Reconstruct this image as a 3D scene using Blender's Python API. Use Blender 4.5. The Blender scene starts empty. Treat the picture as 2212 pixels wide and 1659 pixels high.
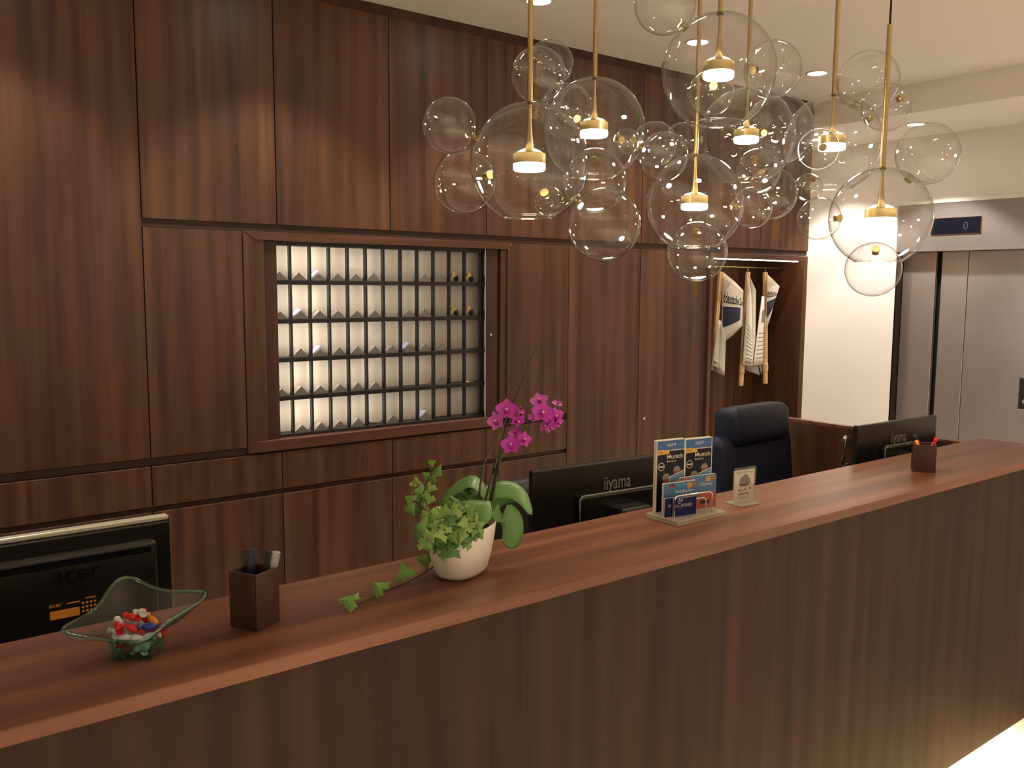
import bpy, bmesh, math, random
from mathutils import Vector, Matrix, Euler
R = math.radians
rnd = random.Random(7)
SC = bpy.context.scene
COL = SC.collection

# ------------------------------------------------------------------ camera
H = 1.70                                   # eye height
F_PX, YAW, PITCH, ROLL = 1914.18, R(37.70328), R(6.21197), R(0.33627)
CN = Vector((math.sin(YAW)*math.cos(PITCH), math.cos(YAW)*math.cos(PITCH), -math.sin(PITCH)))
_r = Vector((math.cos(YAW), -math.sin(YAW), 0)); _u = _r.cross(CN)
CR = math.cos(ROLL)*_r + math.sin(ROLL)*_u
CU = -math.sin(ROLL)*_r + math.cos(ROLL)*_u
CAM = Vector((0, 0, H))
cd = bpy.data.cameras.new('camera'); cam = bpy.data.objects.new('camera', cd); COL.objects.link(cam)
cd.sensor_fit = 'HORIZONTAL'; cd.sensor_width = 36.0; cd.lens = 36.0*F_PX/2212.0
cd.clip_start = 0.02
M = Matrix((CR, CU, -CN)).transposed().to_4x4(); M.translation = CAM
cam.matrix_world = M
SC.camera = cam

def ray(px, py): return CR*((px-1106.0)/F_PX) - CU*((py-829.5)/F_PX) + CN
def at_y(px, py, Y): d = ray(px, py); return CAM + d*(Y/d.y)
def at_x(px, py, X): d = ray(px, py); return CAM + d*(X/d.x)
def at_z(px, py, Z): d = ray(px, py); return CAM + d*((Z-H)/d.z)
def at_d(px, py, n): return CAM + ray(px, py)*n

# ------------------------------------------------------------------ world, exposure
SC.view_settings.view_transform = 'Standard'; SC.view_settings.look = 'None'
SC.view_settings.gamma = 1.0; SC.view_settings.use_curve_mapping = False
SC.view_settings.exposure = 0.0
SC.cycles.transparent_max_bounces = 48
SC.cycles.max_bounces = 7; SC.cycles.diffuse_bounces = 4; SC.cycles.glossy_bounces = 4
SC.cycles.caustics_reflective = False; SC.cycles.caustics_refractive = False
SC.cycles.sample_clamp_indirect = 12.0
SC.cycles.use_denoising = True
SC.cycles.use_adaptive_sampling = True; SC.cycles.adaptive_threshold = 0.02
w = bpy.data.worlds.new('World'); SC.world = w; w.use_nodes = True
w.node_tree.nodes['Background'].inputs[0].default_value = (1.0, 0.86, 0.70, 1)
w.node_tree.nodes['Background'].inputs[1].default_value = 0.02
WARM = (1.0, 0.91, 0.80)
LIFTC = (1.0, 0.92, 0.84)
# light powers
P_WALL, P_LOBBY, P_LIFT, LED_E, KEY_E, NICHE_E, KICK_E = 14.5, 168.0, 38.0, 112.0, 78.0, 26.0, 300.0

# ------------------------------------------------------------------ material helpers
def srgb(r, g, b):
    f = lambda c: (c/255/12.92) if c/255 <= 0.04045 else ((c/255+0.055)/1.055)**2.4
    return (f(r), f(g), f(b), 1.0)
MATS = {}
def base_mat(name):
    m = bpy.data.materials.new(name); m.use_nodes = True
    nt = m.node_tree; b = nt.nodes['Principled BSDF']; MATS[name] = m
    return m, nt, b
def plain(name, col, rough=0.5, metal=0.0, emit=0.0, ecol=None, spec=0.5, bump=0.0, bscale=200, var=0.06):
    m, nt, b = base_mat(name)
    N = nt.nodes; L = nt.links
    tc = N.new('ShaderNodeTexCoord'); nz = N.new('ShaderNodeTexNoise'); nz.inputs['Scale'].default_value = 9.0
    nz.inputs['Detail'].default_value = 3
    L.new(tc.outputs['Object'], nz.inputs['Vector'])
    hs = N.new('ShaderNodeHueSaturation'); hs.inputs['Color'].default_value = col
    mr = N.new('ShaderNodeMapRange'); mr.inputs['To Min'].default_value = 1-var; mr.inputs['To Max'].default_value = 1+var
    L.new(nz.outputs['Fac'], mr.inputs['Value']); L.new(mr.outputs[0], hs.inputs['Value'])
    L.new(hs.outputs[0], b.inputs['Base Color'])
    b.inputs['Roughness'].default_value = rough; b.inputs['Metallic'].default_value = metal
    b.inputs['Specular IOR Level'].default_value = spec
    if emit:
        b.inputs['Emission Color'].default_value = ecol or col; b.inputs['Emission Strength'].default_value = emit
    if bump:
        n2 = N.new('ShaderNodeTexNoise'); n2.inputs['Scale'].default_value = bscale
        L.new(tc.outputs['Object'], n2.inputs['Vector'])
        bp = N.new('ShaderNodeBump'); bp.inputs['Strength'].default_value = bump; bp.inputs['Distance'].default_value = 0.002
        L.new(n2.outputs['Fac'], bp.inputs['Height']); L.new(bp.outputs[0], b.inputs['Normal'])
    return m
def wood(name, axis, dark, mid, light, rough=0.42, seed=0.0, strip=0.16, spec=0.4):
    """walnut veneer: long grain figure along one axis, tone changing from leaf to leaf of veneer"""
    m, nt, b = base_mat(name); N = nt.nodes; L = nt.links
    tc = N.new('ShaderNodeTexCoord'); oi = N.new('ShaderNodeObjectInfo')
    mul = N.new('ShaderNodeMath'); mul.operation = 'MULTIPLY_ADD'; mul.inputs[1].default_value = 37.0; mul.inputs[2].default_value = seed
    L.new(oi.outputs['Random'], mul.inputs[0])
    add = N.new('ShaderNodeVectorMath'); add.operation = 'ADD'
    L.new(tc.outputs['Object'], add.inputs[0]); L.new(mul.outputs[0], add.inputs[1])
    def mapped(across, along):
        mp = N.new('ShaderNodeMapping'); s = [across]*3; s['XYZ'.index(axis)] = along
        mp.inputs['Scale'].default_value = s; L.new(add.outputs[0], mp.inputs['Vector']); return mp
    def noise(mp, scale, detail, dist, rough_=0.55):
        n = N.new('ShaderNodeTexNoise'); n.inputs['Scale'].default_value = scale; n.inputs['Detail'].default_value = detail
        n.inputs['Distortion'].default_value = dist; n.inputs['Roughness'].default_value = rough_
        L.new(mp.outputs[0], n.inputs['Vector']); return n
    fig = noise(mapped(1.0, 0.07), 7.0, 4, 1.6)          # broad figure
    fine = noise(mapped(1.0, 0.030), 55.0, 5, 0.25)      # grain lines
    pore = noise(mapped(1.0, 0.012), 260.0, 2, 0.0)
    # veneer leaves across the grain
    sep = N.new('ShaderNodeSeparateXYZ'); L.new(add.outputs[0], sep.inputs[0])
    dv = N.new('ShaderNodeMath'); dv.operation = 'DIVIDE'; dv.inputs[1].default_value = strip
    L.new(sep.outputs['X' if axis == 'Z' else 'Y'], dv.inputs[0])
    fl = N.new('ShaderNodeMath'); fl.operation = 'FLOOR'; L.new(dv.outputs[0], fl.inputs[0])
    wn = N.new('ShaderNodeTexWhiteNoise'); wn.noise_dimensions = '1D'; L.new(fl.outputs[0], wn.inputs['W'])
    def madd(a, k, c):
        n = N.new('ShaderNodeMath'); n.operation = 'MULTIPLY_ADD'; L.new(a, n.inputs[0]); n.inputs[1].default_value = k
        if isinstance(c, float): n.inputs[2].default_value = c
        else: L.new(c, n.inputs[2])
        return n.outputs[0]
    v = madd(fig.outputs['Fac'], 0.75, -0.18)
    mpw = mapped(1.0, 0.10)
    wv = N.new('ShaderNodeTexWave'); wv.wave_type = 'BANDS'; wv.bands_direction = 'X' if axis == 'Z' else 'Y'
    wv.inputs['Scale'].default_value = 3.2; wv.inputs['Distortion'].default_value = 7.0; wv.inputs['Detail'].default_value = 3.0
    wv.inputs['Detail Scale'].default_value = 1.4; L.new(mpw.outputs[0], wv.inputs['Vector'])
    v = madd(wv.outputs['Fac'], 0.16, v)
    v = madd(fine.outputs['Fac'], 0.32, v)
    v = madd(pore.outputs['Fac'], 0.12, v)
    v = madd(wn.outputs['Value'], 0.11, v)
    cr = N.new('ShaderNodeValToRGB'); e = cr.color_ramp.elements
    e[0].position = 0.22; e[0].color = dark; e[1].position = 0.84; e[1].color = light
    k = e.new(0.52); k.color = mid
    L.new(v, cr.inputs['Fac']); L.new(cr.outputs[0], b.inputs['Base Color'])
    b.inputs['Roughness'].default_value = rough; b.inputs['Specular IOR Level'].default_value = spec
    bp = N.new('ShaderNodeBump'); bp.inputs['Strength'].default_value = 0.06; bp.inputs['Distance'].default_value = 0.001
    L.new(fine.outputs['Fac'], bp.inputs['Height']); L.new(bp.outputs[0], b.inputs['Normal'])
    return m
def clear_glass(name, tint=(0.97, 0.97, 0.97, 1), edge=(0.34, 0.34, 0.32, 1), f0=0.045, gain=1.9, rough=0.0, power=4.0, epow=8.0):
    """blown thin-walled glass: see-through, mirror-like towards its rim, darker where the wall is seen edge-on"""
    m, nt, b = base_mat(name); N = nt.nodes; L = nt.links; N.remove(b)
    lw = N.new('ShaderNodeLayerWeight'); lw.inputs['Blend'].default_value = 0.5
    pw = N.new('ShaderNodeMath'); pw.operation = 'POWER'; pw.inputs[1].default_value = power; L.new(lw.outputs['Facing'], pw.inputs[0])
    ma = N.new('ShaderNodeMath'); ma.operation = 'MULTIPLY_ADD'; ma.use_clamp = True
    ma.inputs[1].default_value = (1-f0)*gain*0.5; ma.inputs[2].default_value = f0*gain; L.new(pw.outputs[0], ma.inputs[0])
    pe = N.new('ShaderNodeMath'); pe.operation = 'POWER'; pe.inputs[1].default_value = epow; L.new(lw.outputs['Facing'], pe.inputs[0])
    mc = N.new('ShaderNodeMix'); mc.data_type = 'RGBA'; mc.inputs[6].default_value = tint; mc.inputs[7].default_value = edge
    L.new(pe.outputs[0], mc.inputs[0])
    tr = N.new('ShaderNodeBsdfTransparent'); L.new(mc.outputs[2], tr.inputs[0])
    gl = N.new('ShaderNodeBsdfGlossy'); gl.inputs['Roughness'].default_value = rough
    mx = N.new('ShaderNodeMixShader'); L.new(ma.outputs[0], mx.inputs[0]); L.new(tr.outputs[0], mx.inputs[1]); L.new(gl.outputs[0], mx.inputs[2])
    L.new(mx.outputs[0], N['Material Output'].inputs[0])
    return m
def emitter(name, col, strength):
    m, nt, b = base_mat(name)
    b.inputs['Base Color'].default_value = (0.8, 0.8, 0.8, 1)
    b.inputs['Emission Color'].default_value = (*col, 1); b.inputs['Emission Strength'].default_value = strength
    return m

WALNUT = wood('walnut_upright', 'Z', srgb(52, 32, 22), srgb(82, 53, 36), srgb(110, 74, 51))
WALNUT_H = wood('walnut_lengthwise', 'X', srgb(66, 39, 29), srgb(112, 71, 54), srgb(148, 98, 76), rough=0.32, strip=0.09)
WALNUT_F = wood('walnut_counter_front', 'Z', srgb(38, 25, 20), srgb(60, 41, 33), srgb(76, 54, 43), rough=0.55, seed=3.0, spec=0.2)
WALNUT_X = wood('walnut_lengthwise_cabinet', 'X', srgb(56, 34, 24), srgb(88, 56, 40), srgb(112, 74, 53), strip=0.09)
WALNUT_D = wood('walnut_dark', 'Z', srgb(48, 27, 22), srgb(66, 38, 30), srgb(84, 50, 40), rough=0.5)
GROOVE = plain('grip_recess_brown', srgb(58, 34, 27), 0.6)
WHITE = plain('white_paint', srgb(232, 226, 218), 0.7, bump=0.05, var=0.02)
CEIL = plain('ceiling_paint', srgb(240, 234, 226), 0.8, bump=0.05, var=0.02)
FLOORM = plain('floor_stone', srgb(196, 184, 166), 0.35, var=0.1)
BLACK = plain('black_lacquer', srgb(22, 20, 19), 0.5)
CREAM = plain('cream_back_panel', srgb(186, 176, 163), 0.75, var=0.02)
STEEL = plain('brushed_steel', srgb(204, 196, 188), 0.30, 0.82, bump=0.08, bscale=60, var=0.02)
CHROME = plain('chrome', srgb(225, 225, 228), 0.12, 1.0, var=0.0)
BRASS = plain('satin_brass', srgb(184, 164, 118), 0.34, 1.0, var=0.03)
DARKMETAL = plain('dark_metal', srgb(60, 52, 44), 0.35, 1.0)
PLAST = plain('black_plastic', srgb(27, 28, 29), 0.25, var=0.03)
PLAST_G = plain('grey_plastic_edge', srgb(110, 110, 108), 0.35)
BEZEL = plain('silver_bezel', srgb(214, 210, 196), 0.3, 0.2)
SCREEN = plain('dark_screen', srgb(10, 10, 12), 0.12)
LOGO_G = plain('printed_grey', srgb(168, 166, 160), 0.4)
LOGO_D = plain('embossed_black', srgb(18, 18, 18), 0.2)
NAVY = plain('navy_leather', srgb(24, 29, 50), 0.5, spec=0.3, bump=0.3, bscale=350)
BLKLEATHER = plain('black_leather', srgb(30, 30, 31), 0.36, bump=0.35, bscale=300)
GLASS = clear_glass('blown_glass')
ACRYL_B = plain('frosted_acrylic', srgb(206, 200, 188), 0.25, var=0.03)
ACRYL_B.node_tree.nodes['Principled BSDF'].inputs['Alpha'].default_value = 0.45
ACRYL = clear_glass('clear_acrylic', (0.98, 0.985, 0.98, 1), (0.85, 0.88, 0.86, 1), 0.04, 1.2)
GREENG = clear_glass('bottle_green_glass', (0.93, 0.96, 0.95, 1), (0.10, 0.40, 0.30, 1), 0.03, 1.6, power=4.0, epow=3.0)
GREENB = clear_glass('thick_green_glass', (0.74, 0.96, 0.88, 1), (0.22, 0.76, 0.58, 1), 0.06, 1.6, power=4.0, epow=2.0)
LED = emitter('lamp_diffuser', (1.0, 0.83, 0.56), LED_E)
LENS = emitter('downlight_lens', (1.0, 0.90, 0.78), 40.0)
KEY_FILLS = [emitter('key_rack_added_led_%s' % n_, (1.0, 0.90, 0.78), KEY_E*k_) for n_, k_ in (('full', 1.0), ('bright', .56), ('medium', .26), ('dim', .09))]  # levels of the added rack strips, weaker to the right for the brightness gradient
NICHEL = emitter('niche_led', (1.0, 0.80, 0.56), NICHE_E)
KICKL = emitter('kick_led', (1.0, 0.80, 0.46), KICK_E)
PORC = plain('white_ceramic', srgb(242, 238, 232), 0.28, var=0.02)
SOIL = plain('bark_soil', srgb(60, 42, 30), 0.9, bump=0.8, bscale=120, var=0.3)
IVY1 = plain('ivy_leaf', srgb(106, 150, 72), 0.42, var=0.2)
IVY2 = plain('ivy_leaf_pale', srgb(146, 180, 104), 0.45, var=0.2)
IVY3 = plain('ivy_leaf_deep', srgb(70, 118, 58), 0.42, var=0.2)
STEM = plain('ivy_stem', srgb(74, 62, 40), 0.6)
ORLEAF = plain('orchid_leaf', srgb(98, 146, 82), 0.36, var=0.1)
ORSTEM = plain('orchid_stem', srgb(74, 70, 44), 0.5)
STAKE = plain('support_stake', srgb(62, 44, 34), 0.5)
PETAL = plain('orchid_petal', srgb(188, 52, 178), 0.5, var=0.18)
PETAL2 = plain('orchid_petal_pale', srgb(208, 104, 204), 0.5, var=0.15)
LIP = plain('orchid_lip', srgb(160, 16, 116), 0.45)
PISTIL = plain('orchid_column', srgb(240, 206, 226), 0.4)
PAPER = plain('paper_white', srgb(226, 220, 210), 0.8, var=0.03)
NEWS = plain('newsprint', srgb(206, 198, 188), 0.85, var=0.05)
NEWSINK = plain('news_ink', srgb(28, 26, 26), 0.8)
NEWSPIC = plain('news_picture', srgb(38, 40, 66), 0.7, var=0.3)
BEECH = plain('beech_wood', srgb(214, 178, 132), 0.45, var=0.1)
LAV = plain('lavender_card', srgb(150, 150, 176), 0.6)
GREYC = plain('grey_card', srgb(118, 112, 104), 0.6)
GOLD = plain('brass_key', srgb(206, 184, 118), 0.28, 1.0)
BK_BLUE = plain('print_blue', srgb(40, 96, 160), 0.4, var=0.03)
BK_DARK = plain('print_night', srgb(14, 14, 32), 0.5, var=0.25, spec=0.25)
BK_YEL = plain('print_yellow', srgb(216, 176, 58), 0.4)
BK_SKY = plain('print_sky', srgb(98, 140, 184), 0.4, var=0.1)
BK_MAP = plain('print_map_blue', srgb(64, 118, 168), 0.4, var=0.06)
BK_RED = plain('print_red', srgb(196, 60, 52), 0.4)
BK_ROOF = plain('print_roofs', srgb(178, 92, 70), 0.45, var=0.3)
BK_GREY = plain('print_grey', srgb(130, 122, 118), 0.45, var=0.2)
BK_TAUPE = plain('print_taupe', srgb(128, 116, 108), 0.5, var=0.1)
BK_BRICK = plain('print_brick', srgb(130, 74, 60), 0.45, var=0.2)
BK_NAVY = plain('card_navy', srgb(18, 30, 96), 0.5, var=0.04, spec=0.25)
BK_BLACK = plain('print_black', srgb(20, 20, 20), 0.4)
INK = plain('print_ink', srgb(60, 52, 46), 0.5)
ORANGE = plain('orange_label', srgb(226, 152, 62), 0.5)
PENB = plain('pen_black', srgb(24, 26, 32), 0.3)
PENN = plain('pen_navy', srgb(28, 38, 66), 0.3)
PENS = plain('pen_silver', srgb(190, 190, 190), 0.3, 0.6)
PENO = plain('pen_orange', srgb(230, 130, 30), 0.3)
PENR = plain('pen_red', srgb(206, 44, 40), 0.3)
SW_W = plain('sweet_white', srgb(216, 222, 228), 0.25)
SW_R = plain('sweet_red', srgb(200, 36, 44), 0.2)
SW_G = plain('sweet_green', srgb(40, 130, 64), 0.2)
SW_B = plain('sweet_blue', srgb(36, 52, 140), 0.2)
SW_O = plain('sweet_orange', srgb(222, 140, 40), 0.2)
DISP = plain('display_black', srgb(16, 18, 28), 0.2)
DIGIT = plain('display_digit', srgb(52, 56, 84), 0.4)
RUBBER = plain('rubber_black', srgb(20, 20, 20), 0.7)

# ------------------------------------------------------------------ object helpers
def tag(o, label=None, cat=None, group=None, kind=None):
    if label: o['label'] = label
    if cat: o['category'] = cat
    if group: o['group'] = group
    if kind: o['kind'] = kind
    return o
def thing(name, loc, label=None, cat=None, group=None, kind=None):
    o = bpy.data.objects.new(name, None); COL.objects.link(o); o.empty_display_size = 0.05
    o.location = loc
    return tag(o, label, cat, group, kind)
def origin(o):
    p = Vector(o.location); q = o.parent
    while q: p += Vector(q.location); q = q.parent
    return p
def link(name, me, mat, parent=None, smooth=False, local=False, org=None):
    """link a mesh given in world coordinates; its origin goes to the middle of its underside"""
    if smooth:
        for p in me.polygons: p.use_smooth = True
    if isinstance(mat, (list, tuple)):
        for k in mat: me.materials.append(k)
    elif mat: me.materials.append(mat)
    o = bpy.data.objects.new(name, me); COL.objects.link(o)
    if local:
        o.parent = parent; return o
    if org is None:
        xs = [v.co for v in me.vertices]
        lo = Vector([min(c[i] for c in xs) for i in range(3)]); hi = Vector([max(c[i] for c in xs) for i in range(3)])
        org = Vector(((lo.x+hi.x)/2, (lo.y+hi.y)/2, lo.z))
    me.transform(Matrix.Translation(-Vector(org)))
    o.location = Vector(org) - (origin(parent) if parent else Vector())
    o.parent = parent
    return o
def fin(bm, name='mesh'):
    bmesh.ops.recalc_face_normals(bm, faces=bm.faces[:])
    me = bpy.data.meshes.new(name); bm.to_mesh(me); bm.free(); return me
def b_box(bm, x0, x1, y0, y1, z0, z1, bev=0.0, seg=1, M4=None):
    r = bmesh.ops.create_cube(bm, size=1.0)
    vs = r['verts']
    for v in vs: v.co = Vector((x0+(v.co.x+.5)*(x1-x0), y0+(v.co.y+.5)*(y1-y0), z0+(v.co.z+.5)*(z1-z0)))
    if bev > 0:
        es = list({e for v in vs for e in v.link_edges})
        rr = bmesh.ops.bevel(bm, geom=es, offset=bev, segments=seg, affect='EDGES', profile=0.5)
        vs = list({v for f in rr['faces'] for v in f.verts} | {v for v in vs if v.is_valid})
    if M4 is not None: bmesh.ops.transform(bm, matrix=M4, verts=[v for v in vs if v.is_valid])
    return vs
def box(name, mat, parent, x0, x1, y0, y1, z0, z1, bev=0.0015, seg=1, **k):
    bm = bmesh.new(); b_box(bm, x0, x1, y0, y1, z0, z1, bev, seg); return link(name, fin(bm), mat, parent, **k)
def b_tube(bm, pts, rad, n=8, cap=True):
    """tube along points; rad number or list"""
    pts = [Vector(p) for p in pts]; rings = []
    rr = rad if isinstance(rad, (list, tuple)) else [rad]*len(pts)
    up = Vector((0, 0, 1))
    for i, p in enumerate(pts):
        t = (pts[min(i+1, len(pts)-1)] - pts[max(i-1, 0)]).normalized()
        a = t.cross(up)
        if a.length < 1e-3: a = t.cross(Vector((1, 0, 0)))
        a.normalize(); b = t.cross(a).normalized()
        rings.append([bm.verts.new(p + (a*math.cos(2*math.pi*k/n) + b*math.sin(2*math.pi*k/n))*rr[i]) for k in range(n)])
    for i in range(len(rings)-1):
        for k in range(n): bm.faces.new((rings[i][k], rings[i][(k+1) % n], rings[i+1][(k+1) % n], rings[i+1][k]))
    if cap: bm.faces.new(rings[0][::-1]); bm.faces.new(rings[-1])
def tube(name, mat, parent, pts, rad, n=8, **k):
    bm = bmesh.new(); b_tube(bm, pts, rad, n); return link(name, fin(bm), mat, parent, smooth=True, **k)
def b_lathe(bm, prof, c=(0, 0, 0), n=32, axis=None, close=False):
    """prof: list of (r, z) round the z axis through c, or round another axis"""
    c = Vector(c); q = Vector((0, 0, 1)).rotation_difference(Vector(axis).normalized()) if axis is not None else None
    rings = []
    for r, z in prof:
        ring = []
        for k in range(n if r > 1e-6 else 1):
            v = Vector((r*math.cos(2*math.pi*k/n), r*math.sin(2*math.pi*k/n), z))
            if q: v = q @ v
            ring.append(bm.verts.new(c+v))
        rings.append(ring)
    for a, b in zip(rings, rings[1:]):
        if len(a) == 1 and len(b) == 1: continue
        for k in range(n):
            if len(a) == 1: bm.faces.new((a[0], b[(k+1) % n], b[k]))
            elif len(b) == 1: bm.faces.new((a[k], a[(k+1) % n], b[0]))
            else: bm.faces.new((a[k], a[(k+1) % n], b[(k+1) % n], b[k]))
    return rings
def lathe(name, mat, parent, prof, c, n=32, axis=None, smooth=True, **k):
    bm = bmesh.new(); b_lathe(bm, prof, c, n, axis); return link(name, fin(bm), mat, parent, smooth=smooth, **k)
def basis(p, right, up):
    r = Vector(right).normalized(); u = Vector(up); u = (u - r*u.dot(r)).normalized(); n = r.cross(u)
    m = Matrix((r, u, n)).transposed().to_4x4(); m.translation = Vector(p); return m
def text_mesh(s, size=1.0, ext=0.0, bold=0.0):
    c = bpy.data.curves.new('t', 'FONT'); c.body = s; c.size = size; c.extrude = ext; c.offset = bold
    c.resolution_u = 3
    o = bpy.data.objects.new('t', c); COL.objects.link(o)
    dg = bpy.context.evaluated_depsgraph_get(); me = bpy.data.meshes.new_from_object(o.evaluated_get(dg))
    bpy.data.objects.remove(o); bpy.data.curves.remove(c)
    me.materials.clear()
    return me
def text(name, s, mat, parent, M4, width=None, height=None, x0=0.0, y0=0.0, off=0.0006, bold=0.0, fn=None):
    """lettering laid on a plane (M4) or a curved sheet (fn(x,y)); fitted to width x height, lower-left at x0,y0"""
    me = text_mesh(s, 1.0, 0.0, bold)
    xs = [v.co.x for v in me.vertices]; ys = [v.co.y for v in me.vertices]
    if not xs: return None
    sx = width/(max(xs)-min(xs)) if width else None; sy = height/(max(ys)-min(ys)) if height else None
    sx = sx or sy; sy = sy or sx
    a, b = min(xs), min(ys)
    for v in me.vertices:
        x = x0+(v.co.x-a)*sx; y = y0+(v.co.y-b)*sy
        v.co = fn(x, y) if fn else M4 @ Vector((x, y, off))
    return link(name, me, mat, parent)
def polys(name, mat, parent, M4, plist, off=0.0004, th=0.0003, fn=None):
    """flat printed shapes on a plane: list of outlines [(x,y)...]"""
    bm = bmesh.new()
    for pl in plist:
        vs = [bm.verts.new(fn(x, y) if fn else M4 @ Vector((x, y, off))) for x, y in pl]
        bm.faces.new(vs)
    me = bpy.data.meshes.new(name); bm.to_mesh(me); bm.free()
    return link(name, me, mat, parent)
def rect(x0, x1, y0, y1): return [(x0, y0), (x1, y0), (x1, y1), (x0, y1)]
def circ(cx, cy, r, n=16, a0=0, a1=2*math.pi): return [(cx+r*math.cos(a0+(a1-a0)*k/n), cy+r*math.sin(a0+(a1-a0)*k/n)) for k in range(n)]
def rbox(name, mat, parent, x0, x1, y0, y1, z0, z1, r, seg=4, M4=None, **k):
    bm = bmesh.new(); b_box(bm, x0, x1, y0, y1, z0, z1, r, seg, M4); return link(name, fin(bm), mat, parent, smooth=True, **k)

# ================================================================== THE ROOM
D = 3.90                                   # plane of the cabinet doors
XS, XE = 5.774, 6.70                       # end of cabinets and start of soffit, lift wall
ZC, ZS = H+1.3515, H+1.1636                # ceiling, soffit underside
XL, YF = -3.2, -4.2                        # walls behind and left of the viewer
YB = 4.60
tag(box('floor', FLOORM, None, XL-.1, XE+1.6, YF-.1, YB+.1, -0.1, 0, 0), kind='structure')
ceil = tag(box('ceiling', CEIL, None, XL-.1, XS, YF-.1, YB+.1, ZC, ZC+.1, 0), kind='structure')
box('soffit', CEIL, ceil, XS, XE+1.6, YF-.1, YB+.1, ZS, ZC+.1, 0)
tag(box('wall_back', WHITE, None, XL-.1, XE+1.6, YB, YB+.1, 0, ZC, 0), kind='structure')
tag(box('wall_left', WHITE, None, XL-.1, XL, YF, YB, 0, ZC, 0), kind='structure')
tag(box('wall_front', WHITE, None, XL-.1, XE+1.6, YF-.1, YF, 0, ZC, 0), kind='structure')
# lift wall with its door opening
OY0, OY1, HB, HT = 2.60, 3.726, H+0.293, H+0.650
wr = bmesh.new()
b_box(wr, XE, XE+.18, OY1, YB, 0, ZS)
b_box(wr, XE, XE+.18, YF, OY0-.12, 0, ZS)
b_box(wr, XE, XE+.18, OY0-.12, OY1, HT+.03, ZS)
tag(link('wall_right', fin(wr), WHITE), kind='structure')
box('baseboard_right', PLAST_G, None, XE-.012, XE, YF, OY0-.12, 0, .07)
bpy.data.objects['baseboard_right']['kind'] = 'structure'
# lift door
door = thing('door_1', (XE+.1, (OY0+OY1)/2, 0), 'brushed steel lift door with dark floor display above it', 'lift door', kind='structure')
box('header', STEEL, door, XE-.012, XE+.14, OY0-.12, OY1, HB, HT, .002)
box('top_trim', WHITE, door, XE-.016, XE+.10, OY0-.12, OY1, HT, HT+.03, .002)
box('jamb', DARKMETAL, door, XE+.001, XE+.15, OY1-.012, OY1-.001, 0, HB, 0)  # steel jamb, its dark reflection put into a darker metal colour
box('jamb', STEEL, door, XE-.012, XE+.14, OY0-.12, OY0, 0, HB, .002)
box('shaft_lining', BLACK, door, XE+.145, XE+.17, OY0-.12, OY1, 0, HB, 0)
for y0, y1, dx in ((3.452, 3.712, .085), (3.216, 3.412, .10), (2.62, 3.210, .10)):
    box('door_panel', STEEL, door, XE+dx, XE+dx+.035, y0, y1, .01, HB-.003, .0015)
dy0, dy1, dz0, dz1 = 3.088, 3.447, H+.418, H+.531
ds = box('display', DISP, door, XE-.016, XE-.011, dy0, dy1, dz0, dz1, .001)
fr = bmesh.new(); t_ = .006
for a in ((dy0-t_, dy1+t_, dz0-t_, dz0), (dy0-t_, dy1+t_, dz1, dz1+t_), (dy0-t_, dy0, dz0, dz1), (dy1, dy1+t_, dz0, dz1)):
    b_box(fr, XE-.018, XE-.011, *a)
link('display_frame', fin(fr), CHROME, ds)
text('digit', '0', DIGIT, ds, basis((XE-.0165, dy0+.125, dz0+.025), (0, -1, 0), (0, 0, 1)), height=.06, width=.035)
cp = thing('call_panel', (XE-.014, 2.70, H-.84), 'black lift call panel with white border at the right picture edge', 'call panel')
box('plate', CHROME, cp, XE-.020, XE-.0125, 2.50-.03, 2.752, H-.84, H-.61, .002)
box('face', BLACK, cp, XE-.024, XE-.0195, 2.50-.022, 2.744, H-.832, H-.618, .001)
lathe('button', CHROME, cp, [(0, .004), (.014, .004), (.016, 0), (0, 0)], (XE-.0235, 2.705, H-.78), 16, (-1, 0, 0))

# ================================================================== WALL OF CABINETS
Z = lambda v: H+v
W0, WP = 1.0635, 0.5908
seam = [W0+WP*k for k in range(8)] + [XS]
ZU0, ZU1, ZR, ZDT, ZDB, ZLT = Z(.279), Z(1.302), Z(.245), Z(-.770), Z(-.948), Z(-.973)
G = .0022                                  # half gap between fronts
def front(name, parent, x0, x1, z0, z1, mat=WALNUT, y=D, th=.02):
    return box(name, mat, parent, x0+G, x1-G, y, y+th, z0, z1, .0012)
def carcass(parent, x0, x1, z0, z1, y0=D+.0205, y1=YB-.002):
    return box('carcass', WALNUT_D, parent, x0+.001, x1-.001, y0, y1, z0, z1, 0)
ORD = ['first', 'second', 'third', 'fourth', 'fifth', 'sixth', 'seventh', 'eighth', 'ninth', 'tenth', 'eleventh', 'twelfth']
for k in range(8):
    x0, x1 = seam[k], seam[k+1]
    t = thing('upper_cabinet', ((x0+x1)/2, D, ZR), '%s walnut upper cabinet from the tall left panel, one flat door' % ORD[k], 'cabinet', 'upper walnut cabinets under the ceiling')
    carcass(t, x0, x1, ZU0+.002, ZU1)
    front('door', t, x0, x1, ZU0, ZU1)
    box('grip_recess', GROOVE, t, x0, x1, D+.012, D+.05, ZR+.0005, ZU0+.002, 0)
tag(box('trim_1', WALNUT_D, None, -2.4, XS, D+.006, YB-.002, ZU1+.002, ZC, 0), kind='structure')
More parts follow.
